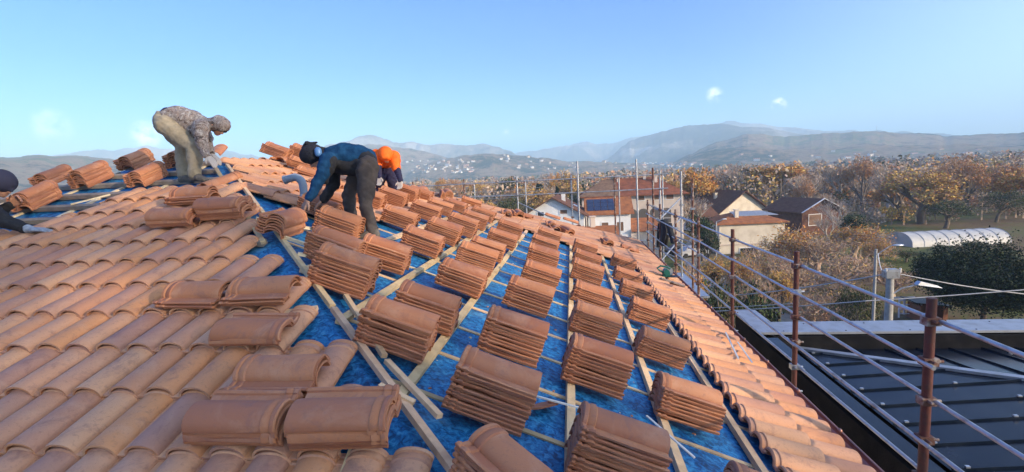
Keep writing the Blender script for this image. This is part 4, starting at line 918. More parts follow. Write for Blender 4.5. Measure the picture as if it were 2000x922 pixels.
# dark roofed house
(p, z1) = gp(1448, 398, 96)
gable_house('house', 'big house with dark brown roof and a wide gable wall', (p[0]-2.6, p[1]+8), R(90)+.35, 17, 13, z1-1.9, z1+2.6, M_CREAM, M_RTD, .9, False, [('L', 0.5, z1-2.6, 2.0, 1.4, M_SHUTR), ('L', -4, z1-3.4, 1.3, 1.3, M_GLASS), ('F', -3, z1-4, 1.2, 1.3, M_SHUT), ('F', 2, z1-4, 1.2, 1.3, M_SHUT)], [(-3, 2.2), (3, 3.5)], None, ((-6, .55, .8), (-3.4, .6, .8), (-.5, .5, .8), (2.4, .66, .8)))
(p, z1) = gp(1368, 412, 92)
gable_house('house', 'lower dark roofed wing left of the wide gable wall', (p[0], p[1]+3.5), .35, 5, 5, z1-.8, z1+.6, M_WHITE, M_RTD, .6, False, [('F', -1.5, z1-2.4, 1.1, 1.2, M_GLASS)], [(1.2, -1.0)])
# cream two storey house
(p, z1) = gp(1462, 433, 66)
t = gable_house('house', 'cream two storey house with red roof edge and grey panels', (p[0]+.4, p[1]+3.6), .05, 8.6, 6.5, z1, z1+1.1, M_CREAM, M_RT, .45, True, [('F', -.4, z1-4.1, 2.4, 1.0, M_GLASS), ('F', 3.2, z1-4.1, 1.6, 1.1, M_GLASS), ('L', -1.6, z1-1.2, .8, 1.2, M_GLASS), ('L', .9, z1-1.5, .9, 2.0, M_SHUT)], [(-1.5, -1.7)])
b = MB(); b.slab([(-1.4, -1.6, z1+.62), (4.2, -1.6, z1+.62), (2.4, -.1, z1+1.16), (-1.9, -.1, z1+1.16)], (0, 0, 1), .04); b.obj('roof_sheet', M_CAP, t)
b = MB(); b.box((0, -3.31, z1-3.1), (8.64, .1, .18)); b.obj('string_course', M_BEIGE, t)
# brown shed
(p, z1) = gp(1596, 402, 80)
t = gable_house('shed', 'open brown timber shed with pale barge boards', (p[0]-.8, p[1]+3.5), R(90)+.3, 8, 6.8, z1-.5, z1+1.2, M_RTD, M_RTD, .7, False, [('L', 1, z1-2.2, 2.4, 1.8, M_SHUT)], ())
b = MB()
for s in (-1, 1): b.bar((-4.75, 0, z1+1.22), (-4.75, s*4.1, z1-.86), .06, .26, (1, 0, 0))
b.obj('barge_board', M_WHITE, t)
# polytunnel
M_POLY = mat('plastic_film', (.50, .48, .44), .5, noise=((.40, .39, .36), .45, .7), nscale=1.2)
(p, z1) = gp(1850, 448, 67); t = thing('polytunnel', 'long white plastic greenhouse tunnel in the garden', 'greenhouse', frame(Vector((p[0], p[1], 0)), Vector((math.cos(.10), math.sin(.10), 0)), Vector((-math.sin(.10), math.cos(.10), 0)), Vector((0, 0, 1))))
b = MB(); n = 13; Lh = 6.4; V = []
for xx in np.linspace(-Lh, Lh, 15):
    for k in range(n):
        a = math.pi*k/(n-1); V.append((xx, -2.4*math.cos(a), 1.75*math.sin(a)**.8*(1-.03*abs(math.sin(xx*2)))))
b.add(V, [(i*n+j, (i+1)*n+j, (i+1)*n+j+1, i*n+j+1) for i in range(14) for j in range(n-1)]); b.poly([V[k] for k in range(n)]); b.poly([V[-1-k] for k in range(n)]); b.obj('film', M_POLY, t, 50)
for xx in np.linspace(-Lh, Lh, 9):
    b = MB()
    for k in range(n-1):
        a0, a1 = math.pi*k/(n-1), math.pi*(k+1)/(n-1); b.tube((xx, -2.42*math.cos(a0), 1.77*math.sin(a0)**.8), (xx, -2.42*math.cos(a1), 1.77*math.sin(a1)**.8), .03, n=5)
    b.obj('hoop', M_GALV, t)
# garden things
def fence_line(a, b_, n, h_, label):
    t = thing('fence', label, 'fence', None, None, (a[0], a[1], 0)); a = np.array(a); b_ = np.array(b_)
    for k in range(n):
        q = (b_-a)*k/(n-1); m_ = MB(); m_.tube((q[0], q[1], 0), (q[0], q[1], h_), .05, n=6); m_.obj('post', M_CONC, t)
    q = b_-a; m_ = MB()
    for z_ in (.3, .7, 1.1): m_.tube((0, 0, z_*h_/1.2), (q[0], q[1], z_*h_/1.2), .012, n=4)
    m_.obj('wire', M_GALV, t)
fence_line((15.5, 24), (18, 45), 9, 1.3, 'wire fence with concrete posts along the garden path')
fence_line((30, 44), (62, 41), 12, 1.5, 'wire fence with pale posts across the vegetable garden')
(p, z1) = gp(1772, 569, 37)
t = thing('swing_frame', 'white slatted garden frame on the sunlit lawn', 'frame', None, None, (p[0], p[1], 0)); b = MB()
for dx in (-.75, .1, .75):
    for dy in (-.4, .4): b.box((dx, dy, .65), (.09, .09, 1.3))
for dy in (-.4, .4): b.box((0, dy, 1.34), (1.6, .09, .08))
b.obj('frame', M_WHITE, t); b = MB()
for k in range(3): b.box((-.33, -.4, .3+k*.35), (.75, .05, .06)); 
b.obj('slats', M_WHITE, t)
(p, z1) = gp(1812, 565, 36); M_BRN = mat('brown_crate', (.22, .09, .05), .8)
t = thing('garden_shed', 'small brown shelter with a dark sloping top beside the white frame', 'shed', None, None, (p[0], p[1], 0)); b = MB()
b.box((-.8, 0, .6), (.15, 1.4, 1.2)); b.box((.8, 0, .6), (.3, 1.4, 1.2)); b.box((0, .65, .6), (1.4, .12, 1.2)); b.obj('wall', M_BRN, t); b = MB(); b.slab([(-1.3, -.9, 1.5), (1.1, -.9, 1.2), (1.1, .9, 1.25), (-1.3, .9, 1.55)], (0, 0, 1), .06); b.obj('roof', M_BLK, t)
for px, py, lab, mm in ((1805, 524, 'grey water tank left of a white one in the garden', M_CONC), (1832, 524, 'white water tank right of a grey one in the garden', M_WHITE)):
    (p, z1) = gp(px, py, 50); t = thing('water_tank', lab, 'tank', None, None, (p[0], p[1], 0)); b = MB(); b.box((0, 0, .62), (1.15, 1.0, 1.0)); b.obj('tank', mm, t); b = MB(); b.box((0, 0, .06), (1.2, 1.1, .12)); b.tube((0, 0, 1.12), (0, 0, 1.2), .15, n=10); b.obj('pallet', M_BRN, t)
(p, z1) = gp(1868, 606, 29); rg = np.random.default_rng(3); b = MB(); n = 14; V = []
for i in range(n):
    for j in range(n):
        x = (i/(n-1)-.5)*3.6; y = (j/(n-1)-.5)*3.0; V.append((x, y, .05+.75*math.exp(-(x*x/2.0+y*y/1.2))+rg.uniform(0, .12)))
b.add(V, [(i*n+j, (i+1)*n+j, (i+1)*n+j+1, i*n+j+1) for i in range(n-1) for j in range(n-1)]); o = b.obj('tarpaulin', mat('pale_blue_tarp', (.50, .58, .68), .5), None, 30); o.location = (p[0], p[1], 0); tag(o, 'pale blue tarpaulin over a heap left of the evergreen', 'tarpaulin')
# parked car by the street
def car(px, py, d, label, colr, rz):
    (p, z1) = gp(px, py, d); t = thing('parked_car', label, 'car', frame(Vector((p[0], p[1], 0)), Vector((math.cos(rz), math.sin(rz), 0)), Vector((-math.sin(rz), math.cos(rz), 0)), Vector((0, 0, 1))))
    pr = [(-2.1, .35), (-2.15, .75), (-1.9, .95), (-1.5, 1.0), (-1.0, 1.42), (.5, 1.46), (1.15, 1.0), (1.95, .88), (2.15, .6), (2.1, .35)]
    V = [(x, s*(.85 if z < 1.1 else .68), z) for s in (-1, 1) for x, z in pr]; n = len(pr); b = MB(); b.add(V, [tuple(range(n))[::1], tuple(range(2*n-1, n-1, -1))]+[(i, n+i, n+(i+1) % n, (i+1) % n) for i in range(n)]); b.obj('body', mat('car_paint_'+colr[0], colr[1], .3), t)
    for s in (-1, 1): m_ = MB(); m_.add([(-1.35, s*.80, 1.02), (-.95, s*.72, 1.36), (.45, s*.72, 1.40), (.95, s*.80, 1.03)], [(0, 1, 2, 3)]); m_.obj('side_window', M_GLASS, t)
    for x in (-1.35, 1.35):
        for s in (-1, 1): m_ = MB(); m_.tube((x, s*.70, .33), (x, s*.88, .33), .33, n=16); m_.obj('wheel', M_BLK, t)
car(1330, 447, 68, 'dark car parked by the gate behind the hanging jacket', ('dark', (.03, .035, .045)), .2)
car(1352, 452, 66, 'pale car parked right of the dark one', ('pale', (.45, .46, .48)), .25)
# ------------------------------------------------------------------ poles and cables
(p, z1) = gp(1739, 534, 17.5); t = thing('power_pole', 'concrete power pole with a junction box and street lamp arm', 'pole', None, None, (p[0], p[1], 0))
b = MB(); b.tube((0, 0, 0), (0, 0, z1), .19, .115, 12); b.obj('shaft', M_CONC, t, 50)
b = MB(); b.box((0, -.02, z1-.02), (.44, .30, .26)); b.box((.02, -.02, z1+.14), (.34, .22, .06)); b.obj('junction_box', M_GALV, t); b = MB()
for dx in (-.2, .26): b.tube((dx, -.1, z1+.05), (dx, -.1, z1+.2), .035, n=8)
b.obj('insulator', M_WHITEP, t, 50)
b = bent_tube([(.12, 0, z1-.75), (.4, 0, z1-.55), (.9, -.05, z1-.42)], .028, 8); b.obj('lamp_arm', M_GALV, t, 50)
b = MB(); b.add([(.85, -.12, z1-.42), (1.65, -.12, z1-.55), (1.65, .12, z1-.55), (.85, .12, z1-.42), (.95, -.09, z1-.30), (1.5, -.08, z1-.46), (1.5, .08, z1-.46), (.95, .09, z1-.30)], [(3, 2, 1, 0), (4, 5, 6, 7), (0, 1, 5, 4), (1, 2, 6, 5), (2, 3, 7, 6), (3, 0, 4, 7)]); b.obj('lamp_head', M_GALV, t)
PP = np.array((p[0], p[1], z1))
(p, z1) = gp(1711, 487, 24); t = thing('street_lamp', 'slender street lamp with curved arm left of the power pole', 'street lamp', None, None, (p[0], p[1], 0))
b = MB(); b.tube((0, 0, 0), (-.0, 0, z1), .09, .06, 10); b.obj('pole', M_CONC, t, 50)
b = bent_tube([(0, 0, z1-.35), (.25, 0, z1-.12), (.6, 0, z1+.12), (.75, 0, z1+.16)], .022, 8); b.obj('arm', M_GALV, t, 50)
b = MB(); b.sphere((.98, 0, z1+.17), (.28, .11, .06)); b.obj('lamp_head', M_CLIP, t, 60)
LP_ = np.array((p[0], p[1], z1))
for px, py, d, lab, h0 in ((1399, 433, 60, 'thin white street lamp in front of the cream house', 0),):
    (p, z1) = gp(px, py, d); t = thing('street_lamp', lab, 'street lamp', None, None, (p[0], p[1], 0)); b = MB(); b.tube((0, 0, 0), (0, 0, z1), .10, .06); b.obj('pole', M_GALV, t); b = MB(); b.tube((0, 0, z1), (.8, 0, z1+.25), .03); b.obj('arm', M_GALV, t); b = MB(); b.sphere((.95, 0, z1+.28), (.3, .12, .07)); b.obj('lamp_head', M_WHITE, t)
def cable(a, b_, sag, r, label, m=M_CONC):
    a = np.array(a, float); b_ = np.array(b_, float); pts = [a+(b_-a)*k/16-np.array((0, 0, 4*sag*(k/16)*(1-k/16))) for k in range(17)]
    o = bent_tube(pts, r, 6).obj('cable', m, None, 60); tag(o, label, 'cable')
M_CAB = mat('grey_cable', (.42, .41, .40), .6)
cable(at(1360, 582, 26), PP+np.array((-.1, -.1, .02)), .15, .022, 'upper overhead cable left of the power pole', M_CAB)
cable(PP+np.array((.2, -.1, 0)), at(2120, 585, 17), .12, .022, 'overhead cable sloping down right from the power pole', M_CAB)
cable(at(1300, 612, 20), at(1690, 588, 15), .05, .018, 'lower overhead cable crossing behind the scaffold rails', M_CAB)
cable(at(1690, 588, 15), at(2150, 553, 13.5), .03, .018, 'overhead cable crossing in front of the evergreen', M_CAB)
cable(at(1300, 603, 21), at(1560, 592, 17.5), .05, .014, 'thin cable just above the lower overhead cable', M_CAB)
cable(LP_+np.array((.1, 0, -.2)), PP+np.array((-.15, 0, .1)), .35, .016, 'slack wire hanging between the two lamp poles', M_WHITEP)
for k, (py, dd) in enumerate(((367, 95), (374, 95), (381, 95))):
    cable(at(860, py+6, dd), at(1060, py-2, dd-10), .5, .03, ['highest', 'middle', 'lowest'][k]+' of three far power lines behind the far scaffold', M_CAB)
# lattice tower on the far hill
p = at(1712, 253, 1880); t = thing('radio_mast', 'tiny lattice mast on top of the right hill', 'mast', None, None, (p.x, p.y, p.z-30)); b = MB(); b.tube((0, 0, 0), (0, 0, 45), 1.6, .6, 4); b.obj('mast', M_GALV, t)
# ------------------------------------------------------------------ distant towns: one prototype of each kind, then copies
def town_house(seed, wall_m, roof_m):
    r_ = random.Random(seed); L_, W_, h_, s_ = r_.uniform(11, 20), r_.uniform(9, 13), r_.uniform(6, 10), r_.uniform(2, 3.2)
    b = MB(); x, y = L_/2, W_/2; b.box((0, 0, h_/2), (L_, W_, h_)); b.add([(-x, -y, h_), (-x, y, h_), (-x, 0, h_+s_-.2), (x, -y, h_), (x, y, h_), (x, 0, h_+s_-.2)], [(0, 2, 1), (3, 4, 5)])
    b.slab([(-x-.7, -y-.7, h_-.4), (x+.7, -y-.7, h_-.4), (x+.7, 0, h_+s_), (-x-.7, 0, h_+s_)], (0, 0, 1), .3, 1); b.slab([(x+.7, y+.7, h_-.4), (-x-.7, y+.7, h_-.4), (-x-.7, 0, h_+s_+.01), (x+.7, 0, h_+s_+.01)], (0, 0, 1), .3, 1)
    for i in range(int(L_//3)):
        for k in range(int(h_//3)): b.box((-x+1.6+i*3, -y-.03, 1.6+k*3), (1.1, .1, 1.3), mi=2)
    return b.mesh('distant_house', [wall_m, roof_m, M_SHUT])
M_TW = mat('town_white', (.62, .60, .56), .9); M_TC = mat('town_cream', (.56, .48, .36), .9); M_TP = mat('town_pink', (.62, .40, .32), .9)
TM = [town_house(s, *mm) for s, mm in enumerate(((M_TW, M_RT), (M_TC, M_RT), (M_TP, M_RTB), (M_TW, M_RTB), (M_TW, M_CAP)))]
bpy.context.view_layer.update(); deps = bpy.context.evaluated_depsgraph_get()
rg = random.Random(21)
def town(n, x0, x1, ytop, ybot, label, group, big=1, dmin=500):
    k = 0; tries = 0
    while k < n and tries < n*20:
        tries += 1; px = rg.uniform(x0, x1); py = ytop+(ybot-ytop)*rg.random()
        v = (at(px, py, 1)-Vector((0, 0, H))).normalized()
        o0 = Vector((0, 0, H))+v*dmin
        hit, loc, nr, _, ob, _ = sc.ray_cast(deps, o0, v, distance=5000)
        if not hit or ob is None or ob.get('kind') != 'structure' or loc.length > 2400: continue
        o = bpy.data.objects.new('distant_house', rg.choice(TM)); COL.objects.link(o); s = rg.uniform(.34, .62)*big
        o.location = (loc.x, loc.y, loc.z-1); o.rotation_euler = (0, 0, rg.uniform(-.7, .7)); o.scale = (s, s, s); tag(o, label, 'house', group); k += 1
town(64, 795, 925, 313, 338, 'tiny pale house of the hillside village left of the scaffolding', 'houses of the hillside village')
town(14, 1010, 1130, 318, 336, 'tiny house among the trees below the low central hill', 'houses below the low central hill')
town(6, 1148, 1190, 311, 318, 'tiny white house on the crest of the low central hill', 'white houses on the central crest', 1.2)
town(34, 1200, 1370, 317, 330, 'tiny house of the valley town behind the orange trees', 'houses of the valley town', 1.1)
town(10, 1440, 1700, 296, 322, 'tiny house at the foot of the right hill', 'houses below the right hill', 1.1)
town(8, 1700, 1990, 290, 312, 'tiny house low on the right hill near the frame edge', 'houses low on the right hill')
town(10, 960, 1060, 300, 316, 'tiny lone house on the slope of the central hill', 'scattered houses of the central hill')
# ------------------------------------------------------------------ smoke from the cream house chimney and the valley haze
def volume_box(name, lo, hi, dens, colr, noise=None):
    b = MB(); b.box([(a+c)/2 for a, c in zip(lo, hi)], [c-a for a, c in zip(lo, hi)]); o = b.obj(name, None); m = bpy.data.materials.new(name); m.use_nodes = True; t = m.node_tree; t.nodes.clear()
    mo_ = N(t, 'ShaderNodeOutputMaterial'); pv = N(t, 'ShaderNodeVolumePrincipled'); pv.inputs['Color'].default_value = (*colr, 1); pv.inputs['Density'].default_value = dens; pv.inputs['Anisotropy'].default_value = -.1; t.links.new(pv.outputs[0], mo_.inputs['Volume'])
    o.data.materials.clear(); o.data.materials.append(m); o['kind'] = 'stuff'; return o
hz = volume_box('haze', (-5200, -5200, -1), (5200, 5200, 430), 4.2e-4, (.60, .84, 1.0)); hz['label'] = 'pale blue haze hanging over the valley'
#@@PEOPLE
# ------------------------------------------------------------------ people
def grown(name, caps, m, parent, vox=.012, smooth=4, wrinkle=0, wscale=16, seed=0, wdir=None, mats=None):
    """tapered limbs fused into one continuous surface"""
    b = MB()
    for c in caps:
        p0, p1, r0, r1 = c[:4]; p0 = np.array(p0, float); p1 = np.array(p1, float)
        b.sphere(p0, (r0,)*3, seg=14, rings=10); b.sphere(p1, (r1,)*3, seg=14, rings=10)
        b.tube(p0, p1, r0, r1, 14)
    me = b.mesh(name, m); tmp = bpy.data.objects.new('tmp', me); COL.objects.link(tmp)
    md = tmp.modifiers.new('r', 'REMESH'); md.mode = 'VOXEL'; md.voxel_size = vox
    ms = tmp.modifiers.new('s', 'SMOOTH'); ms.iterations = smooth; ms.factor = .6
    bpy.context.view_layer.update(); dg = bpy.context.evaluated_depsgraph_get(); me2 = bpy.data.meshes.new_from_object(tmp.evaluated_get(dg))
    bpy.data.objects.remove(tmp); bpy.data.meshes.remove(me)
    n = len(me2.vertices); co = np.empty(n*3); me2.vertices.foreach_get('co', co); co = co.reshape(-1, 3)
    if wrinkle:
        nr = np.empty(n*3); me2.vertices.foreach_get('normal', nr); nr = nr.reshape(-1, 3)
        q = co*wscale; f1 = fbm(q[:, 0]+q[:, 2]*.5+seed, q[:, 2]*1.15+q[:, 1], seed, 4)-.47
        f2 = np.abs(fbm(q[:, 0]*.7+3+q[:, 1]*.6, q[:, 2]*1.6-q[:, 0]*.5, seed+9, 3)-.45)
        co = co+nr*(f1*wrinkle*1.6-f2*wrinkle*1.2)[:, None]; me2.vertices.foreach_set('co', co.ravel())
    me2.polygons.foreach_set('use_smooth', [True]*len(me2.polygons)); me2.name = name
    me2.materials.clear(); me2.materials.append(m); me2.update()
    return link(name, me2, parent)
def hand(wrist, tip_dir, palm_n, s=1.0, curl=.5, side=1):
    w_ = Vector(wrist); d = Vector(tip_dir).normalized(); n = Vector(palm_n); n = (n-d*n.dot(d)).normalized(); x = d.cross(n)*side; c = []
    pc = w_+d*.05*s
    for k, (o, L) in enumerate(((-.030, .070), (-.010, .080), (.011, .075), (.031, .060))):
        a = w_+d*.02*s+x*o*.6*s; kn = w_+d*.092*s+x*o*s; c.append((a, kn, .017*s, .013*s))
        m1 = kn+(d*math.cos(curl*.6)+n*math.sin(curl*.6))*L*.5*s; m2 = m1+(d*math.cos(curl*1.6)+n*math.sin(curl*1.6))*L*.5*s
        c += [(kn, m1, .0105*s, .0095*s), (m1, m2, .0095*s, .008*s)]
    t0 = w_+d*.03*s-x*.022*s; t1 = t0+(d*.6-x*.75+n*.25).normalized()*.042*s; t2 = t1+(d*.9-x*.2+n*.35).normalized()*.034*s
    return c+[(t0, t1, .015*s, .012*s), (t1, t2, .012*s, .009*s)]
def head(c, face, up, r=.1):
    c = Vector(c); f = Vector(face).normalized(); u = Vector(up); u = (u-f*u.dot(f)).normalized(); x = f.cross(u)
    h = [(c+u*.02, c-u*.03+f*.015, r*.92, r*.80), (c-u*.05+f*.03, c-u*.085+f*.055, r*.62, r*.40), (c+f*r*.80-u*.0, c+f*(r*1.08)-u*.028, .013, .018)]
    h += [(c+x*s*r*.86-u*.012, c+x*s*r*.9-u*.04, .018, .014) for s in (-1, 1)]
    h += [(c+f*r*.84-u*.062-x*.02, c+f*r*.84-u*.062+x*.02, .012, .012)]
    return h, (c, f, u, x)
def eyes(info, parent, r=.1):
    c, f, u, x = info
    for s in (-1, 1):
        b = MB(); b.sphere(np.array(c+f*r*.80+x*s*.033+u*.0), (.012,)*3); b.obj('eye', M_WHITEP, parent, 60)
M_SKIN = mat('skin', (.50, .27, .18), .55, noise=((.42, .20, .13), .5, .7), nscale=14)
def camo():
    m = bpy.data.materials.new('camouflage_cloth'); m.use_nodes = True; t = m.node_tree; p = t.nodes['Principled BSDF']; tcn = N(t, 'ShaderNodeTexCoord')
    nn = N(t, 'ShaderNodeTexNoise'); nn.inputs['Scale'].default_value = 15; nn.inputs['Detail'].default_value = 3; nn.inputs['Roughness'].default_value = .7; nn.inputs['Distortion'].default_value = 1.2; t.links.new(tcn.outputs['Object'], nn.inputs[0])
    t.links.new(ramp(t, nn.outputs[0], [(.38, (.05, .04, .035)), (.43, (.26, .19, .16)), (.49, (.34, .29, .26)), (.54, (.12, .095, .085)), (.59, (.40, .36, .33))]), p.inputs['Base Color']); p.inputs['Roughness'].default_value = .9; return m
M_CAMO = camo()
M_KHAKI = mat('khaki_cloth', (.33, .28, .20), .9, noise=((.19, .16, .11), .45, .7), nscale=9, bump=.15, bscale=200)
M_BLUE = mat('blue_jersey', (.009, .042, .105), .9, spec=.1, noise=((.016, .075, .17), .45, .7), nscale=14, bump=.2, bscale=160)
M_NAVY = mat('black_work_cloth', (.018, .019, .024), .9, noise=((.035, .036, .04), .5, .7), nscale=12, bump=.2, bscale=150)
M_BRN2 = mat('dark_grey_brown_cloth', (.055, .045, .042), .9, noise=((.085, .07, .062), .45, .7), nscale=9, bump=.2, bscale=150)
M_ORG = mat('hi_vis_orange', (.85, .14, .008), .75, noise=((.75, .10, .006), .5, .7), nscale=10)
M_DNAVY = mat('navy_cloth', (.02, .02, .055), .9)
M_GLOVE = mat('pale_glove', (.42, .38, .35), .85, noise=((.38, .34, .32), .5, .65), nscale=30)
M_GLOVEG = mat('blue_grey_glove', (.30, .34, .40), .85, noise=((.2, .22, .26), .45, .65), nscale=30)
M_SHOE = mat('worn_work_shoe', (.10, .088, .075), .8, noise=((.18, .15, .12), .5, .7), nscale=14)
M_HAT = mat('black_wool', (.012, .014, .022), .95, bump=.5, bscale=90)
M_EAR = mat('blue_ear_cup', (.08, .20, .42), .4)
def person(label, loc): return thing('person', label, 'person', None, None, loc)
def shoe(ank, heel, toe, m, parent, drop=.0):
    a, h, t_ = Vector(ank), Vector(heel), Vector(toe)
    h = h+Vector((0, 0, .045)); t_ = t_+Vector((0, 0, .035)); mid = (h+t_)/2+Vector((0, 0, .012))
    d = (t_-h).normalized(); sx2 = d.cross(Vector((0, 0, 1))).normalized()*.022
    return grown('shoe', [(a, h, .052, .045), (h, mid, .045, .042), (mid+sx2, t_+sx2, .036, .028), (mid-sx2, t_-sx2, .036, .028), (a, mid, .05, .045)], m, parent, .009, 3)
def thin(c): return [(a, b_, r0*.84, r1*.84) for a, b_, r0, r1 in c]
# --- man in camouflage, bent over on the near slope
D = 5.9
def P(px, py, dd=0): return at(px, py, D+dd)
p0 = P(372, 357); man = person('worker bent double in camouflage hooded jacket and khaki trousers, laying tiles', (p0.x, p0.y, p0.z))
man['_w'] = 1
def joints(o): 
    bpy.context.view_layer.update(); del o['_w']; return o
# children are built in world space: undo the parent's place
INV = Matrix.Translation(-Vector((p0.x, p0.y, p0.z)))
def rel(caps, o): return [(Vector(c[0])-o, Vector(c[1])-o, *c[2:]) for c in caps]
def G(name, caps, m, man, **k): return grown(name, rel(caps, man.location), m, man, **k)
del man['_w']
hipN, hipF = P(326, 246, -.10), P(322, 243, .10); kN, kF = P(379, 288, -.10), P(356, 284, .12); aN, aF = P(381, 341, -.10), P(359, 343, .12)
pel = P(323, 237); mid = P(352, 230); che = P(384, 240); nk = P(408, 243); hd = P(429, 244)
sN, sF = P(393, 250, -.19), P(396, 244, .16); eN, eF = P(394, 279, -.21), P(404, 272, .14); wN, wF = P(403, 302, -.20), P(412, 300, .10)
hN = (P(418, 318, -.2)-wN); 
hc, hi = head(hd, Vector((.45, -.1, -.8)), Vector((.75, -.1, .4)), .095)
G('body', thin([(pel, mid, .10, .10), (mid, che, .10, .11), (che, nk, .08, .05), (nk, hd, .05, .055), (hipN, kN, .075, .055), (kN, aN, .05, .035), (hipF, kF, .075, .055), (kF, aF, .05, .035), (che, sN, .06, .05), (sN, eN, .045, .038), (eN, wN, .036, .026), (che, sF, .06, .05), (sF, eF, .045, .038), (eF, wF, .036, .026)])+hc, M_SKIN, man, vox=.012)
eyes((hi[0]-man.location, *hi[1:]), man, .095)
G('trousers', [(pel+Vector((0, 0, -.01)), P(333, 240), .140, .135), (hipN, hipF, .125, .125), (hipN, kN, .128, .085), (kN, P(380, 318, -.1), .088, .085), (P(380, 318, -.1), aN, .082, .078), (hipF, kF, .125, .085), (kF, P(357, 316, .12), .086, .082), (P(357, 316, .12), aF, .08, .076)], M_KHAKI, man, vox=.013, wrinkle=.024, wscale=10, seed=2)
G('jacket', [(P(333, 231), P(352, 229), .128, .140), (P(352, 229), P(375, 237), .140, .142), (P(375, 237), P(394, 245), .14, .115), (sN, sF, .095, .095), (sN, eN, .082, .070), (eN, wN, .066, .050), (sF, eF, .08, .07), (eF, wF, .064, .05), (P(365, 245), P(385, 262, -.05), .11, .06), (P(398, 244), nk, .09, .075)], M_CAMO, man, vox=.012, wrinkle=.022, wscale=14, seed=5)
G('hood', [(nk, hd, .080, .098), (hd+Vector((0, 0, .015)), hd+Vector((.03, 0, .0)), .102, .098), (P(441, 238), P(444, 247), .030, .012)], M_CAMO, man, vox=.010, wrinkle=.014, wscale=22, seed=7)
G('face_mask', [(P(433, 252), P(439, 255), .035, .030)], M_NAVY, man, vox=.008)
G('shirt_hem', [(P(317, 228, -.02), P(327, 221, -.02), .06, .07)], M_DNAVY, man, vox=.01)
for a, h, t_ in ((aN, P(378, 355, -.1), P(402, 357, -.12)), (aF, P(356, 358, .1), P(379, 359, .08))):
    shoe(a-man.location, h-man.location, t_-man.location, M_SHOE if t_ is not None else 0, man)
for w_, tp, nn_, cu, sd in ((wN, P(424, 326, -.2), (.2, .2, -1), .25, 1), (wF, P(426, 312, .1), (.2, 0, -1), .5, -1)):
    G('glove', [(w_, w_+(tp-w_).normalized()*.03, .034, .028)]+hand(w_+(tp-w_).normalized()*.01, tp-w_, nn_, 1.02, cu, sd), M_GLOVE, man, vox=.006, smooth=2)
# --- man in blue, bent over the tiles on the blue slope
D = 5.05
p0 = P(727, 466); man = person('worker bent forward in blue jersey, black hat and dark trousers, gripping tiles', (p0.x, p0.y, p0.z))
hipN, hipF = P(722, 327, -.10), P(706, 331, .12); kN, kF = P(713, 397, -.12), P(680, 379, .14); aN, aF = P(729, 450, -.10), P(688, 430, .14)
pel = P(718, 322); mid = P(685, 306); che = P(655, 307); nk = P(632, 306); hd = P(613, 304)
sN, sF = P(640, 313, -.17), P(650, 322, .17); eN, eF = P(625, 353, -.22), P(652, 360, .18); wN, wF = P(604, 387, -.22), P(633, 388, .18)
hc, hi = head(hd, Vector((-.55, .05, -.8)), Vector((-.8, .05, .5)), .10)
G('body', thin([(pel, mid, .11, .11), (mid, che, .11, .12), (che, nk, .08, .055), (nk, hd, .05, .06), (hipN, kN, .08, .058), (kN, aN, .052, .036), (hipF, kF, .08, .058), (kF, aF, .052, .036), (che, sN, .065, .05), (sN, eN, .048, .04), (eN, wN, .038, .028), (che, sF, .065, .05), (sF, eF, .048, .04), (eF, wF, .038, .028)])+hc, M_SKIN, man, vox=.012)
eyes((hi[0]-man.location, *hi[1:]), man, .10)
G('trousers', [(pel+Vector((-.02, 0, 0)), P(708, 324), .122, .122), (hipN+Vector((-.02, 0, 0)), hipF, .118, .112), (hipN+Vector((-.02, 0, 0)), kN, .118, .076), (kN, P(720, 425, -.1), .078, .068), (P(720, 425, -.1), aN+Vector((0, 0, -.02)), .066, .062), (hipF, kF, .115, .076), (kF, P(684, 408, .14), .076, .066), (P(684, 408, .14), aF, .064, .060)], M_BRN2, man, vox=.013, wrinkle=.028, wscale=10, seed=12)
G('jersey', [(P(715, 312), P(697, 305), .115, .125), (P(697, 305), P(672, 303), .128, .130), (P(672, 303), P(650, 306), .130, .115), (P(650, 306), P(638, 308), .11, .085), (sN, sF, .09, .085), (sN, P(631, 336, -.2), .082, .072), (P(631, 336, -.2), P(612, 375, -.22), .068, .050), (P(612, 375, -.22), wN, .05, .046)], M_BLUE, man, vox=.012, wrinkle=.018, wscale=13, seed=15)
G('vest', [(P(712, 323), P(690, 322), .118, .118), (P(690, 322), P(668, 321), .118, .115), (P(668, 321), P(652, 318), .112, .10), (sF, eF, .088, .068), (eF, wF, .064, .052), (P(646, 316, -.17), P(634, 350, -.17), .072, .05), (P(636, 306), P(628, 300), .085, .07)], M_NAVY, man, vox=.012, wrinkle=.018, wscale=13, seed=17)
G('hat', [(hd+Vector((0, 0, .01)), P(607, 301), .112, .104), (P(607, 301), P(601, 304), .10, .085)], M_HAT, man, vox=.010)
rgp = random.Random(5); cc = P(603, 285)
G('pompom', [(cc+Vector((rgp.gauss(0, .02), rgp.gauss(0, .02), rgp.gauss(0, .015))), cc+Vector((rgp.gauss(0, .035), rgp.gauss(0, .035), rgp.gauss(0, .02))), .022, .012) for k in range(12)], M_HAT, man, vox=.008, smooth=1)
G('ear_cup', [(P(621, 294, -.10), P(622, 300, -.10), .036, .036)], M_EAR, man, vox=.008)
b = bent_tube([P(621, 292, -.09)-p0, P(617, 286, -.05)-p0, P(614, 284, 0)-p0, P(612, 285, .06)-p0], .007, 6); b.obj('ear_band', M_GALV, man, 60)
G('belt', [(P(711, 309, .0), P(716, 316, -.03), .105, .108)], M_NAVY, man, vox=.012)
for a, h, t_ in ((aN, P(735, 467, -.1), P(702, 470, -.12)), (aF, P(692, 446, .12), P(712, 452, .1))):
    shoe(a-man.location, h-man.location, t_-man.location, M_SHOE, man)
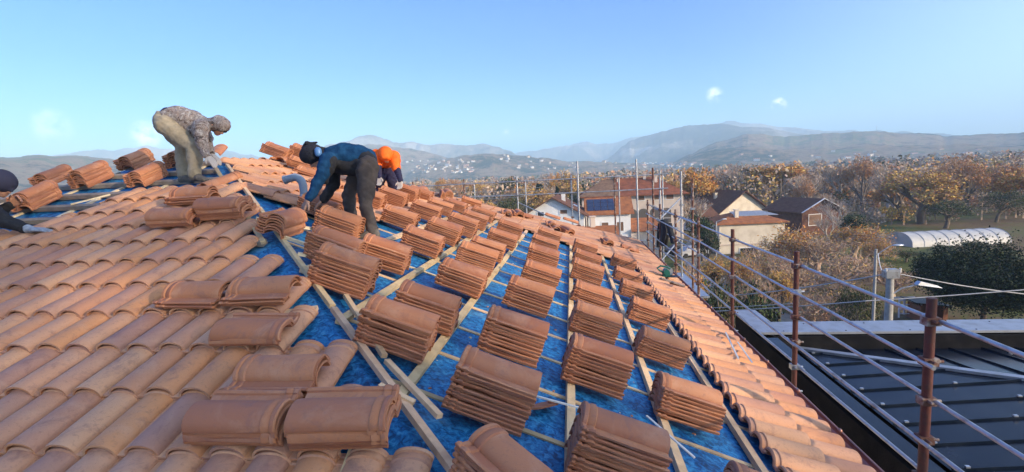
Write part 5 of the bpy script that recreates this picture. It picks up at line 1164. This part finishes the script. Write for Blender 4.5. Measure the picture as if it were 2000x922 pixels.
for w_, tp, nn_, cu, sd in ((wN, P(592, 407, -.22), (-.2, .3, -1), .5, -1), (wF, P(620, 401, .18), (-.2, 0, -1), .5, 1)):
    G('glove', [(w_, w_+(tp-w_).normalized()*.03, .036, .030)]+hand(w_+(tp-w_).normalized()*.01, tp-w_, nn_, 1.05, cu, sd), mat('worn_brown_glove', (.30, .19, .15), .9), man, vox=.006, smooth=2)
# --- man in orange
D = 7.5
p0 = P(756, 398); man = person('worker in bright orange hooded jacket crouching behind the end-on tile stack', (p0.x, p0.y, p0.z))
hd = P(753, 302); nk = P(753, 300, .12); che = P(753, 306, .24); pel = P(752, 322, .62)
sN, sF = P(735, 303, .10), P(770, 306, .10); eN, eF = P(739, 326, .05), P(772, 326, .05); wN, wF = P(741, 345, -.05), P(782, 352, -.05)
kN, kF = P(742, 350, .30), P(766, 350, .30); aN, aF = P(743, 385, .5), P(766, 385, .5)
hc, hi = head(hd, Vector((0, -.55, -.8)), Vector((0, -.8, .5)), .095)
G('body', thin([(pel, che, .10, .12), (che, nk, .09, .055), (nk, hd, .05, .06), (pel, kN, .08, .058), (kN, aN, .052, .036), (pel, kF, .08, .058), (kF, aF, .052, .036), (che, sN, .065, .05), (sN, eN, .048, .04), (eN, wN, .038, .028), (che, sF, .065, .05), (sF, eF, .048, .04), (eF, wF, .038, .028)])+hc, M_SKIN, man, vox=.013)
eyes((hi[0]-man.location, *hi[1:]), man, .095)
G('jacket', [(pel, che, .13, .155), (sN, sF, .095, .095), (che, nk, .13, .10), (sN, P(738, 320, .06), .090, .076), (sF, P(774, 328, .03), .095, .074)], M_ORG, man, vox=.013, wrinkle=.016, wscale=14, seed=22)
G('hood', [(nk, hd, .095, .108), (hd+Vector((0, 0, .02)), hd+Vector((0, -.02, .0)), .112, .10), (P(749, 308, -.09), P(758, 308, -.09), .03, .03)], M_ORG, man, vox=.012)
for q in ([(P(738, 320, .06), eN, .066, .060), (eN, wN, .056, .045)], [(P(774, 328, .03), P(777, 336, 0), .062, .058), (P(777, 335, 0), wF, .056, .045)]):
    G('sleeve', q, M_DNAVY, man, vox=.012, wrinkle=.014, seed=25)
G('trousers', [(pel, kN, .13, .085), (kN, aN, .085, .07), (pel, kF, .13, .085), (kF, aF, .085, .07)], M_DNAVY, man, vox=.014, wrinkle=.02, seed=28)
for a, s_ in ((aN, -1), (aF, 1)):
    g0 = a-Vector((0, 0, .05)); shoe(a-man.location, g0+Vector((0, .05, -.03))-man.location, g0+Vector((0, -.18, -.05))-man.location, M_SHOE, man)
for w_, sd in ((wN, 1), (wF, -1)):
    G('glove', hand(w_, Vector((.05*sd, -.3, -1)), (0, -1, 0), 1.0, .6, sd), M_GLOVE, man, vox=.007, smooth=2)
# --- worker cut by the left frame edge
D = 4.75
p0 = P(-60, 470); man = person('worker cut off by the left frame edge, dark cap and one gloved hand showing', (p0.x, p0.y, p0.z))
hd = P(4, 358); nk = P(-22, 366); che = P(-52, 385); pel = P(-120, 360); sN, sF = P(-38, 392, -.14), P(-40, 372, .16)
eN = P(8, 432, -.10); wN = P(60, 448, -.05); eF = P(-14, 420, .25); wF = P(20, 400, .3)
kN, kF = P(-110, 425, -.1), P(-125, 420, .15); aN, aF = P(-140, 468, -.1), P(-150, 462, .15)
hc, hi = head(hd, Vector((.75, 0, -.6)), Vector((.6, 0, .75)), .098)
G('body', thin([(pel, che, .10, .12), (che, nk, .09, .055), (nk, hd, .055, .06), (pel, kN, .08, .058), (kN, aN, .052, .036), (pel, kF, .08, .058), (kF, aF, .052, .036), (che, sN, .065, .05), (sN, eN, .05, .042), (eN, wN, .04, .028), (che, sF, .065, .05), (sF, eF, .048, .04), (eF, wF, .038, .028)])+hc, M_SKIN, man, vox=.012)
eyes((hi[0]-man.location, *hi[1:]), man, .098)
G('jacket', [(pel, che, .13, .15), (che, nk, .11, .075), (sN, sF, .09, .09), (sN, eN, .085, .072), (eN, P(52, 446, -.05), .072, .05), (sF, eF, .08, .066), (eF, wF, .062, .048)], M_NAVY, man, vox=.012, wrinkle=.018, seed=31)
G('cap', [(hd+Vector((0, 0, .03)), hd+Vector((.02, 0, .01)), .108, .105), (P(8, 350), P(22, 372), .07, .02)], mat('navy_cap', (.022, .024, .05), .9), man, vox=.010)
G('trousers', [(pel, kN, .13, .085), (kN, aN, .085, .07), (pel, kF, .13, .085), (kF, aF, .085, .07)], M_BRN2, man, vox=.014, wrinkle=.02, seed=33)
for a in (aN, aF): shoe(a-man.location, a-man.location+Vector((-.02, .0, -.07)), a-man.location+Vector((.2, -.02, -.08)), M_SHOE, man)
G('glove', [(P(54, 447, -.05), wN, .044, .036)]+hand(wN, P(104, 449, -.05)-wN, (0, .1, -1), 1.12, .15, -1), M_GLOVEG, man, vox=.006, smooth=2)
G('hand', hand(wF, P(45, 385, .3)-wF, (0, -1, -.2), 1.05, .7, 1), M_SKIN, man, vox=.006, smooth=2)
